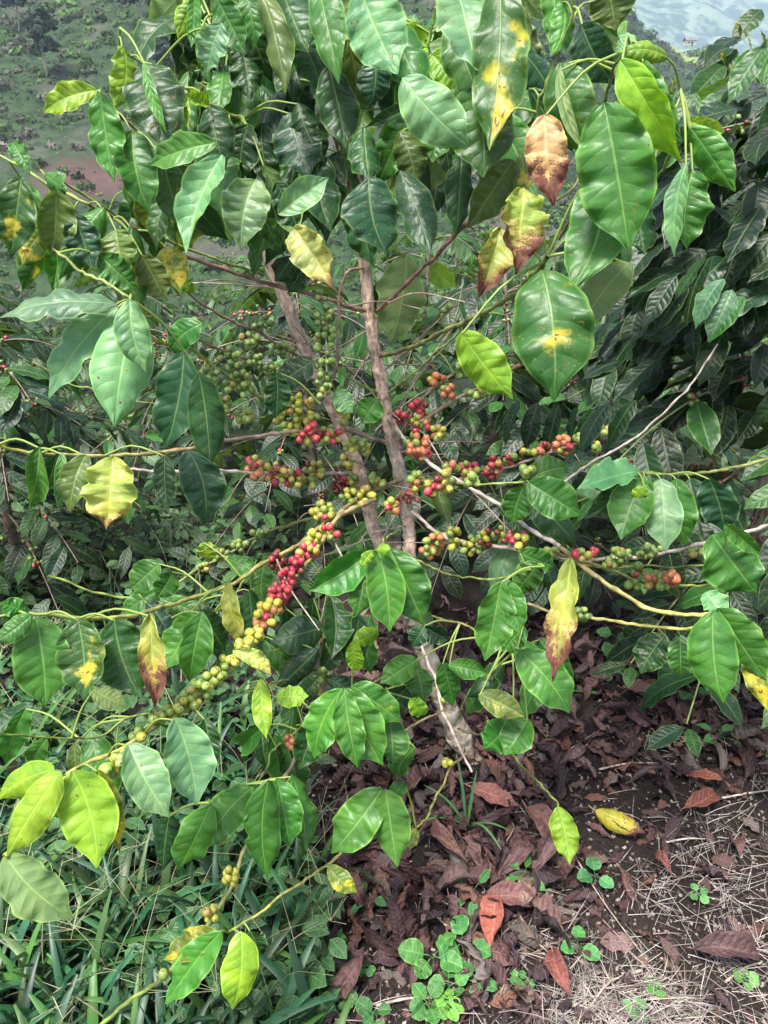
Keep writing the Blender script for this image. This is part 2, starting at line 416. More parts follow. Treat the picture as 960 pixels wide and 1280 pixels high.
def ground_material():
    m = NT("soil")
    g = m.n("ShaderNodeTexCoord").outputs['Object']
    sep = m.n("ShaderNodeSeparateXYZ"); m.link(g, sep.inputs[0])
    n1 = m.noise(g, 3, 5); n2 = m.noise(g, 40, 5, 0.7); n3 = m.noise(g, 160, 3, 0.7)
    soil = m.mix(n2, (0.006, 0.004, 0.004), (0.036, 0.025, 0.023))
    soil = m.mix(m.sm(n3, 0.62, 0.72), soil, (0.085, 0.07, 0.062))
    soil = m.mix(m.sm(n1, 0.45, 0.7), soil, m.mix(n2, (0.014, 0.01, 0.009), (0.062, 0.046, 0.042)))
    far = m.noise(g, 0.09, 6, 0.6); far2 = m.noise(g, 0.9, 5, 0.7); far3 = m.noise(g, 0.03, 2)
    hill = m.mix(m.sm(far2, 0.35, 0.65), (0.008, 0.021, 0.008), (0.026, 0.052, 0.018))
    hill = m.mix(m.sm(far, 0.52, 0.64), hill, m.mix(far2, (0.025, 0.026, 0.02), (0.09, 0.086, 0.068)))
    # bare reddish earth on the slope and the pale pasture by the hut
    gx = m.n("ShaderNodeVectorMath", operation='DISTANCE'); m.link(g, gx.inputs[0]); gx.inputs[1].default_value = tuple(ground_px(108, 225))
    earth = m.sm(m.math('ADD', gx.outputs['Value'], m.math('MULTIPLY', far2, 9.0)), 7.0, 10.0, 1.0, 0.0)
    hill = m.mix(m.math('MULTIPLY', earth, 0.8), hill, m.mix(far2, (0.035, 0.015, 0.015), (0.11, 0.055, 0.055)))
    past = m.math('MULTIPLY', m.sm(sep.outputs[1], 235.0, 262.0), m.sm(m.math('DIVIDE', sep.outputs[0], sep.outputs[1]), 0.2, 0.3))
    hill = m.mix(past, hill, m.mix(far2, (0.13, 0.18, 0.05), (0.22, 0.26, 0.08)))
    mid = m.mix(n2, (0.006, 0.011, 0.005), (0.02, 0.032, 0.014))
    c = m.mix(m.sm(sep.outputs[1], 2.4, 3.6), soil, mid)
    c = m.mix(m.sm(sep.outputs[1], 7.0, 22.0), c, hill)
    h = m.math('ADD', n2, m.math('MULTIPLY', n3, 0.5))
    m.link(m.principled(c, 0.9, 0.2, m.bump(h, 1.0, 0.02)), m.out.inputs[0]); return m.m

def mountain_material():
    m = NT("mountain")
    g = m.n("ShaderNodeTexCoord").outputs['Object']
    n1 = m.noise(g, 0.02, 6, 0.65); n2 = m.noise(g, 0.07, 4, 0.6)
    c = m.mix(m.sm(n1, 0.44, 0.56), (0.035, 0.085, 0.07), (0.17, 0.24, 0.17))  # pale bluish greens: part of the distance haze is in this colour
    c = m.mix(m.sm(n2, 0.55, 0.65), c, (0.06, 0.10, 0.08))
    m.link(m.principled(c, 0.95, 0.1), m.out.inputs[0]); return m.m

M_leaf = leaf_material("coffee_leaf")
M_soft = leaf_material("soft_leaf", rough=0.5, transl=0.3, veins=7.0)
M_dead = leaf_material("dead_leaf", rough=0.62, transl=0.05, dry=True, spec=0.35)
M_bark = bark_material(); M_twig = twig_material(); M_berry = berry_material()
M_grass = plain_material("grass_blade", 0.45, 0.28, 0.4, 25)
M_straw = plain_material("straw", 0.7, 0.0, 0.3, 40)
M_veg = plain_material("hill_leaf", 0.7, 0.2, 0.2, 0.4)
M_build = plain_material("painted_wall", 0.8, 0, 0.2, 0.5)

# ------------------------------------------------------------------ setting: ground, hills, haze
def build_ground():
    Y = np.concatenate([np.linspace(-4, 0.6, 30, endpoint=False), np.linspace(0.6, 3.2, 130, endpoint=False), 3.2 * (420 / 3.2) ** np.linspace(0, 1, 190)])
    s = np.linspace(-1, 1, 281); q = np.sign(s) * (0.35 * np.abs(s) + 1.25 * np.abs(s) ** 3)
    yy, qq = np.meshgrid(Y, q, indexing='ij'); xx = qq * (np.abs(yy) + 4)
    V = np.stack([xx, yy, gz(xx, yy)], -1).reshape(-1, 3)
    b = Batch(); F = grid_faces(len(Y) - 1, len(q) - 1)[:, ::-1]
    b.add(V, F[:, ::-1] if False else F[:, [3, 2, 1, 0]][:, ::-1], V[:, :2] * .1, (0.05, 0.04, 0.03))
    o = b.build("ground", ground_material()); tag(o, kind='structure', label="dark soil sloping down behind the coffee plant and up the far hillside", cat="ground")
    me = o.data
    if me.polygons[1000].normal.z < 0: me.flip_normals()
build_ground()

def build_mountains():
    Y = np.linspace(700, 2600, 130); q = np.linspace(-1.2, 1.6, 300)
    yy, qq = np.meshgrid(Y, q, indexing='ij'); xx = qq * yy
    z = -60 + (yy - 700) * 0.36 + 260 * (fbm(xx / 420, yy / 420, 6) - .47) * sstep(700, 1200, yy)
    z = z + 70 * (np.abs(fbm(xx / 130 + 9, yy / 130, 4) - .47)) * sstep(700, 900, yy)
    z = z - 1.1 * np.clip(yy - 2100, 0, None)
    V = np.stack([xx, yy, z], -1).reshape(-1, 3)
    b = Batch(); b.add(V, grid_faces(129, 299), V[:, :2] * .01, (0.05, 0.08, 0.05))
    o = b.build("mountains", mountain_material()); tag(o, kind='structure', label="hazy blue forested mountains beyond the valley", cat="mountains")
    if o.data.polygons[100].normal.z < 0: o.data.flip_normals()
build_mountains()

def build_haze():
    me = bpy.data.meshes.new("haze")
    x0, x1, y0, y1, z0, z1 = -3600, 4600, -30, 2750, -700, 1100
    v = [(x, y, z) for x in (x0, x1) for y in (y0, y1) for z in (z0, z1)]
    me.from_pydata(v, [], [(0, 1, 3, 2), (4, 6, 7, 5), (0, 4, 5, 1), (2, 3, 7, 6), (0, 2, 6, 4), (1, 5, 7, 3)])
    o = bpy.data.objects.new("haze", me); COL.objects.link(o)
    m = bpy.data.materials.new("haze_air"); m.use_nodes = True; t = m.node_tree; t.nodes.clear()
    out = t.nodes.new("ShaderNodeOutputMaterial"); pv = t.nodes.new("ShaderNodeVolumePrincipled")
    pv.inputs['Color'].default_value = (0.66, 0.8, 1.0, 1); pv.inputs['Density'].default_value = 0.00045
    t.links.new(pv.outputs[0], out.inputs['Volume']); me.materials.append(m)
    tag(o, kind='stuff', label="pale blue haze hanging in the valley air", cat="haze")
USE_HAZE = True
if USE_HAZE: build_haze()

# shrubs of the far slope (uncountable) and trees one can tell apart
def clump(b, c, r, n, col, flat=0.8):
    d = rng.normal(size=(n, 3)); d /= np.linalg.norm(d, axis=1)[:, None]; d[:, 2] = np.abs(d[:, 2]) * 1.0 - .15
    ctr = c + d * r * (0.55 + 0.5 * rng.random((n, 1))) * [1, 1, flat]
    s = r * (0.22 + 0.25 * rng.random((n, 1)))
    a = rng.normal(size=(n, 3)) ; a -= (a * d).sum(1)[:, None] * d * .7; a /= np.linalg.norm(a, axis=1)[:, None]
    e = np.cross(d, a)
    V = np.stack([ctr - a * s, ctr - e * s * .6, ctr + a * s, ctr + e * s * .6], 1).reshape(-1, 3)
    C = np.repeat(np.asarray(col) * (0.75 + 0.5 * rng.random((n, 1))), 4, axis=0)
    b.add(V, np.arange(4 * n).reshape(-1, 4), np.zeros((4 * n, 2)), C)

EARTH = ground_px(108, 225)
def build_hill_shrubs():
    b = Batch()
    N = 42000
    for i in range(N):
        Y = 20 + 270 * rng.random() ** 1.45; X = rng.uniform(-0.66, 0.5) * (Y + 4)
        nn = fbm(X / 9, Y / 9)
        tall = rng.random() < (.25 if nn > .42 else .06)
        r = (rng.uniform(0.3, 0.75) if tall else rng.uniform(.18, .4)) * (0.6 + Y / 110)
        bare = math.hypot(X - EARTH[0], Y - EARTH[1]) < 8 + 4 * fbm(X / 2, Y / 2)
        if bare and rng.random() < .8: continue
        g = rng.random()
        col = np.array([0.009, 0.024, 0.008]) * (1 - g) + np.array([0.085, 0.16, 0.04]) * g
        if nn > 0.53 and rng.random() < .6: col = np.array([0.085, 0.085, 0.062]) * rng.uniform(.4, 1.3)
        clump(b, np.array([X, Y, gz(X, Y)]), r, 26 if tall else 9, col, .8 if tall else .35)
    tag(b.build("hillside_undergrowth", M_veg, smooth=False), "low scrub and undergrowth covering the far green slope", "undergrowth", kind='stuff')
build_hill_shrubs()

tree_rows = [(60, 95, 70, "dark bushy tree standing high on the slope at the upper left"),
             (205, 105, 62, "tall tree with a pale bare trunk on the left hillside"),
             (22, 40, 60, "dark tree near the top left edge of the hillside"),
             (180, 40, 75, "tree high on the slope above the pale bare trunk"),
             (690, 100, 40, "grey green tree seen through the gap beside the upper right leaves"),
             (770, 120, 38, "tree on the far slope just below the pale pasture"),
             (640, 225, 45, "grey tree behind the brown dried leaf at the upper right"),
             (550, 265, 40, "tree on the slope seen between the two upper stems of leaves")]
for px, py, hp, lab in tree_rows:
    g = ground_px(px, py); d = proj(g)[2]; H = hp * d / FPX
    o = empty("hillside_tree", g, lab, "tree", "trees on the far hillside")
    b = Batch(); n = 8
    pts = np.stack([np.cumsum(rng.normal(0, .02 * H, n)), np.cumsum(rng.normal(0, .02 * H, n)), np.linspace(-0.03, .85, n) * H], -1)
    tube(b, pts, np.linspace(.022, .008, n) * H, (0.24, 0.22, 0.19), 7)
    for k in range(5):
        i = 3 + k % 4; e = pts[i] + np.array([rng.normal(0, .2), rng.normal(0, .2), .15]) * H
        tube(b, np.array([pts[i], (pts[i] + e) / 2 + [0, 0, .03 * H], e]), np.array([.009, .006, .003]) * H, (0.2, 0.18, 0.15), 5)
    b.build("trunk", M_bark, o)
    b = Batch()
    for k in range(26):
        a = rng.random() * 6.28; zz = rng.uniform(.4, 1.0); rr = .27 * H * math.sin(min(1, (1.08 - zz) * 2.2) * 1.5) * rng.random() ** .5
        clump(b, np.array([math.cos(a) * rr, math.sin(a) * rr, zz * H]), .11 * H * rng.uniform(.7, 1.4), 50, np.array([0.02, 0.036, 0.024]) * rng.uniform(.6, 1.6), .7)
    b.build("crown", M_veg, o, smooth=False)

def hut():
    g = ground_px(862, 57); d = proj(g)[2]
    wv = 13 * d / FPX
    o = empty("farm_hut", g - np.array([0, 0, .15]), "tiny pale farm hut with grey pitched roof on the far green pasture", "hut")
    def box(b, c, s, col):
        c = np.array(c); s = np.array(s) / 2
        k = np.array([(-1, -1, -1), (1, -1, -1), (1, 1, -1), (-1, 1, -1), (-1, -1, 1), (1, -1, 1), (1, 1, 1), (-1, 1, 1)])
        b.add(c + k * s, [(0, 3, 2, 1), (4, 5, 6, 7), (0, 1, 5, 4), (1, 2, 6, 5), (2, 3, 7, 6), (3, 0, 4, 7)], np.zeros((8, 2)), col)
    h = wv * .42
    b = Batch(); box(b, (0, 0, h / 2), (wv, wv * .7, h), (0.55, 0.53, 0.5)); b.build("wall", M_build, o, smooth=False)
    b = Batch()
    e, f, rz = wv * .6, wv * .5, h + wv * .3
    V = np.array([(-e, -f, h - .05), (e, -f, h - .05), (e, 0, rz), (-e, 0, rz), (-e, f, h - .05), (e, f, h - .05), (-e, -f, h + .1), (e, -f, h + .1), (e, 0, rz + .15), (-e, 0, rz + .15), (-e, f, h + .1), (e, f, h + .1)])
    b.add(V, [(0, 1, 2, 3), (3, 2, 5, 4), (6, 7, 8, 9), (9, 8, 11, 10), (0, 1, 7, 6), (4, 5, 11, 10), (0, 3, 9, 6), (3, 4, 10, 9), (1, 2, 8, 7), (2, 5, 11, 8)], np.zeros((12, 2)), (0.16, 0.15, 0.16))
    b.build("roof", M_build, o, smooth=False)
    b = Batch(); box(b, (wv * .1, -wv * .36, h * .4), (wv * .16, .06, h * .8), (0.05, 0.045, 0.04)); b.build("door", M_build, o, smooth=False)
    b = Batch(); box(b, (-wv * .25, -wv * .36, h * .58), (wv * .16, .06, h * .3), (0.04, 0.045, 0.05)); b.build("window", M_build, o, smooth=False)
hut()

# ------------------------------------------------------------------ leaf colours
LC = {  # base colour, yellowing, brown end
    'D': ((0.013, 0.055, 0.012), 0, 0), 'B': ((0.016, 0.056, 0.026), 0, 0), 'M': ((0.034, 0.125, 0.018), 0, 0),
    'G': ((0.050, 0.165, 0.024), 0, 0), 'L': ((0.105, 0.225, 0.105), 0, 0), 'Y': ((0.165, 0.30, 0.022), 0, 0),  # L holds the sky's sheen as paleness in its base colour
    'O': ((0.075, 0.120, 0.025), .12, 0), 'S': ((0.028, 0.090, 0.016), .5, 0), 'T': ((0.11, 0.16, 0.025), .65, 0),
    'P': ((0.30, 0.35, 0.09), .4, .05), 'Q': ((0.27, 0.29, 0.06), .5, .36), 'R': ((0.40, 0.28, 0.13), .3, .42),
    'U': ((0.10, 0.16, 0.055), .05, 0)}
LEAF_LABEL = {'S': "dark green leaf with a yellow blotch", 'T': "yellowing leaf with rusty patches", 'P': "pale yellow leaf",
              'Q': "yellow leaf with a dry brown tip", 'R': "tan dried leaf with a dark brown end", 'Y': "young lime green leaf", 'L': "green leaf with sky sheen painted in as a pale tone",
              'U': "pale leaf turned to show its dull underside"}

# ------------------------------------------------------------------ the main coffee plant
BC = {'p': ((0.24, 0.135, 0.11), (0.16, 0.085, 0.07)), 'g': ((0.16, 0.15, 0.06), (0.17, 0.24, 0.05)), 'y': ((0.25, 0.18, 0.10), (0.33, 0.36, 0.08)),
      'b': ((0.29, 0.21, 0.165), (0.25, 0.19, 0.14)), 'w': ((0.40, 0.33, 0.285), (0.42, 0.36, 0.32)), 'k': ((0.30, 0.26, 0.23), (0.24, 0.21, 0.19)), 'G': ((0.2, 0.24, 0.07), (0.2, 0.3, 0.06))}
# colour, radius mm start/end, depth start/end, pixels along it
BR = """p 3.6 2.2 1.53 1.18 458,388 400,373 330,353 240,322 170,290 110,255
G 2.3 1.5 1.18 1.14 110,255 65,237 30,212 0,195 -30,170
G 2.2 1.5 1.46 1.14 330,345 280,325 230,305 167,280 120,250 80,227 50,212
G 3.0 1.6 1.42 1.06 430,230 370,188 310,152 265,130 225,105 185,80 165,70 152,55 150,35
p 2.0 1.2 1.42 1.08 330,262 260,222 197,187 167,160 147,143 125,115
p 3.4 2.4 1.52 1.15 472,388 520,345 550,315 580,283 610,262 640,225
g 4.0 2.6 1.58 0.98 475,446 520,432 560,412 590,398 632,376 660,350 685,320
G 1.8 1.3 1.6 1.3 484,492 510,470 533,450 575,414
b 2.2 1.6 1.58 1.45 480,462 500,445 540,408 580,373 605,345
b 3.0 2.0 1.64 1.50 497,552 520,510 540,487 567,467 590,445
b 3.6 2.4 1.66 1.45 500,562 533,523 580,497 610,483 650,455
w 3.4 3.2 1.64 1.36 484,520 507,547 553,583 600,613 640,642 673,667 700,683
y 3.9 2.6 1.36 1.16 700,683 720,697 750,720 777,737 800,752 827,763 873,768 895,764
y 2.6 2.2 1.45 1.16 660,755 700,767 763,777 827,786 877,785 895,775
w 3.6 2.6 1.72 1.22 515,640 560,672 640,683 673,692 723,700 773,698 837,692 880,682 933,667 985,648
g 2.0 1.6 1.5 1.25 700,700 760,714 797,712 860,710 935,708
g 2.8 2.0 1.5 1.22 690,692 735,706 790,727 827,735 887,732 905,728
b 3.4 2.0 1.72 1.50 513,612 537,603 580,592 640,577 677,567 730,547 753,538 785,518
k 2.8 1.8 1.74 1.62 660,640 712,597 757,567 793,547 827,517 853,490 873,463 897,430
b 3.6 3.0 1.66 1.36 481,551 447,538 417,535 387,537 353,538 320,543 267,553
y 3.2 2.0 1.36 1.06 267,553 200,565 110,567 30,562 -20,548
w 3.4 2.2 1.72 1.45 437,594 373,590 320,592 267,590 210,590 150,586
p 2.8 1.8 1.6 1.35 377,447 347,433 320,417 290,402 240,370 228,350
p 2.8 1.8 1.62 1.35 398,477 360,467 320,453 260,430 222,418
g 3.0 2.0 1.6 1.3 405,520 350,503 317,490 280,465 245,438 225,425
p 2.6 2.0 1.52 1.42 450,335 434,340 424,380 423,417 418,467 400,505
G 1.8 1.4 1.6 1.42 474,493 450,482 427,467 408,450
y 4.0 2.6 1.70 1.10 503,598 463,613 427,637 400,655 370,680 320,707 290,727 247,743 193,765 143,773 100,773
G 2.6 1.4 1.10 0.98 100,773 50,768 10,768 -30,780
y 4.2 3.4 1.60 1.22 470,625 440,634 420,645 400,677 370,723 350,753 320,787 300,813
y 3.4 2.0 1.22 0.94 300,813 277,847 247,873 213,897 160,930 105,955 70,985 40,1040 5,1070
g 3.2 1.8 1.78 1.45 455,640 400,648 350,660 320,673 293,690 257,707 217,730 180,742 133,740 60,720
b 4.6 3.4 1.80 1.42 500,700 470,740 447,773 420,820 397,870 363,950 345,985
g 3.4 2.6 1.42 1.12 345,985 325,1020 300,1075 283,1118 257,1160 207,1220 173,1247 123,1285
w 4.6 2.2 1.90 1.68 520,790 535,830 547,853 553,887 570,923 590,965
y 2.0 1.6 1.74 1.45 553,888 530,900 500,915 470,900 440,860
G 1.8 1.3 1.78 1.35 567,907 587,870 607,850 640,820 655,800
g 2.4 1.3 1.78 1.28 573,910 603,923 630,940 653,962 677,982 698,1006
y 2.4 1.5 1.74 1.42 585,940 563,962 550,987 533,1020 520,1035
y 2.4 1.6 1.5 1.12 475,985 450,1030 420,1070 387,1097 353,1123 320,1147 285,1166
G 1.6 1.2 1.35 1.05 220,893 163,898 130,915 80,920 0,917
G 1.8 1.2 1.6 1.3 425,796 400,798 360,807 327,813 290,812
G 1.8 1.2 1.55 1.25 410,838 380,842 360,847 320,855 290,870
G 2.6 1.6 1.3 1.02 735,215 690,250 672,140 683,117 697,83 710,40 718,0 722,-40
g 2.4 1.6 1.3 0.95 700,300 725,250 743,187 752,135 767,83 787,55
G 2.6 1.6 1.38 1.2 470,230 500,150 507,130 527,83 537,43 545,0
g 2.0 1.5 1.18 0.96 65,237 52,270 60,305 80,322 100,340 140,358 167,376
G 1.6 1.2 1.5 1.3 330,520 240,512 163,503 117,488 83,478 40,452
p 3.0 2.0 1.5 1.2 455,300 430,210 400,120 380,40 370,-40
G 2.6 1.8 1.4 1.05 460,240 520,190 580,110 610,30 620,-40
p 2.6 1.8 1.5 1.15 325,300 300,210 285,120 270,40 262,-30
g 2.2 1.6 1.36 1.28 510,600 545,603 600,604 657,602
g 3.0 1.8 1.46 1.20 1000,560 940,580 890,592 850,596 815,592 797,590
G 2.0 1.4 1.7 1.22 520,700 560,715 600,722 640,722 680,708
G 2.0 1.4 1.75 1.25 500,660 480,676 470,690 465,700
g 2.0 1.4 1.6 1.3 540,770 580,780 610,800 650,812
G 1.8 1.3 1.6 1.2 380,905 345,940 330,965 300,990 262,1005
G 1.8 1.3 1.6 1.2 320,700 290,745 265,762 240,764 215,772
g 2.2 1.6 1.4 0.95 745,330 760,300 800,250 835,200 860,155 850,110
"""
BRANCHES = []
for row in BR.strip().splitlines():
    f = row.split(); pts = np.array([[float(a) for a in q.split(',')] for q in f[5:]])
    seg = np.concatenate([[0], np.cumsum(np.linalg.norm(np.diff(pts, axis=0), axis=1))]); seg /= seg[-1]
    ds = float(f[3]) + (float(f[4]) - float(f[3])) * seg
    W = np.array([P(x, y, d) for (x, y), d in zip(pts, ds)])
    n = max(10, int(np.linalg.norm(np.diff(W, axis=0), axis=1).sum() / 0.011))
    BRANCHES.append(dict(c=f[0], r0=float(f[1]) / 1000, r1=float(f[2]) / 1000, line=smooth_line(W, n)))

base = ground_px(592, 958)
plant = empty("coffee_plant", base, "foreground coffee plant with two brown stems, long laterals and clusters of red and green cherries", "coffee plant")

def stem_obj(name, px, d, r, lab=None, col=(0.52, 0.375, 0.295)):
    W = np.array([P(x, y, dd) for (x, y), dd in zip(px, d)])
    n = int(np.linalg.norm(np.diff(W, axis=0), axis=1).sum() / 0.008)
    L = smooth_line(W, n)
    rr = np.interp(np.linspace(0, 1, n), np.linspace(0, 1, len(r)), r) * .78
    s = np.arange(n) * 0.008
    node = np.exp(-((s % 0.085) - 0.04) ** 2 / (2 * 0.008 ** 2))
    rr = rr * (1 + 0.06 * node + 0.035 * rng.normal(size=n))
    L = L + rng.normal(0, 0.0009, L.shape)
    b = Batch(); tube(b, L, rr, np.array(col) * (1 + 0.15 * rng.normal(size=(n, 1))), 16)
    o = b.build(name, M_bark, plant, base); tag(o, lab); return L
trunk_line = stem_obj("trunk", [(598, 985), (592, 958), (572, 915), (552, 868), (532, 815), (512, 760), (497, 710), (488, 672)], [2.14, 2.1, 2.04, 1.98, 1.92, 1.86, 1.82, 1.78], [.085, .056, .040, .035, .033, .032, .031, .030], "leaning grey brown lower trunk", (0.27, 0.23, 0.17))
sA = stem_obj("stem", [(505, 735), (470, 668), (455, 610), (440, 565), (415, 508), (392, 462), (375, 420), (350, 362), (328, 305), (312, 245), (300, 150), (292, 40), (288, -40)], [1.82, 1.78, 1.74, 1.71, 1.67, 1.64, 1.61, 1.57, 1.54, 1.51, 1.45, 1.4, 1.37], [.023, .021, .02, .019, .018, .0165, .015, .013, .011, .008, .006])
sB = stem_obj("stem", [(507, 745), (512, 680), (505, 615), (492, 560), (484, 522), (474, 465), (465, 412), (458, 350), (454, 310), (450, 245), (447, 150), (445, 40), (444, -40)], [1.80, 1.77, 1.735, 1.70, 1.67, 1.63, 1.59, 1.55, 1.52, 1.48, 1.42, 1.37, 1.34], [.021, .02, .0195, .019, .018, .017, .016, .014, .011, .008, .006])

for B in BRANCHES:
    L = B['line']; n = len(L)
    rr = np.linspace(B['r0'], B['r1'], n)
    s = np.arange(n) * 0.011; sp = rng.uniform(.035, .05)
    rr = rr * (1 + 0.38 * np.exp(-((s % sp) - sp / 2) ** 2 / (2 * 0.005 ** 2)) + 0.06 * rng.normal(size=n))
    wob = np.cumsum(rng.normal(0, .0012, L.shape), axis=0); wob -= np.linspace(0, 1, n)[:, None] * wob[-1]
    B['line'] = L = L + wob
    c0, c1 = BC[B['c']]; t = np.linspace(0, 1, n)[:, None]
    b = Batch(); tube(b, L, rr * 1.12, np.array(c0) * (1 - t) + np.array(c1) * t, 8)
    B['obj'] = b.build("branch", M_twig, plant, base)
    if B['c'] == 'w': tag(B['obj'], "bare pale grey branch")
    if B['c'] in 'y': tag(B['obj'], "yellow green branch")
# short bare side twigs around the two stems
for k in range(62):
    src = [sA, sB, BRANCHES[int(rng.integers(len(BRANCHES)))]['line']][int(rng.integers(3))]
    p = src[int(rng.integers(int(len(src) * .05), int(len(src) * .6)))]
    px_, py_, d_ = proj(p)
    if not (330 < px_ < 720 and 340 < py_ < 930): continue
    dv = unit(np.array([rng.normal(0, .8), rng.normal(-.25, .5), rng.normal(.12, .4)])); L_ = rng.uniform(.09, .3)
    ln = smooth_line([p, p + dv * L_ * .5 + [0, 0, .01], p + dv * L_ + rng.normal(0, .02, 3)], 14)
    b = Batch(); tube(b, ln, np.linspace(.0021, .0010, 14) * (1 + .15 * rng.normal(size=14)), np.array([.34, .27, .22]) * rng.uniform(.7, 1.2), 6)
    b.build("twig", M_twig, plant, base)
BP = np.concatenate([B['line'] for B in BRANCHES]); BI = np.concatenate([[i] * len(B['line']) for i, B in enumerate(BRANCHES)])
SP = np.concatenate([sA, sB])
BPX = np.array([proj(p) for p in BP])

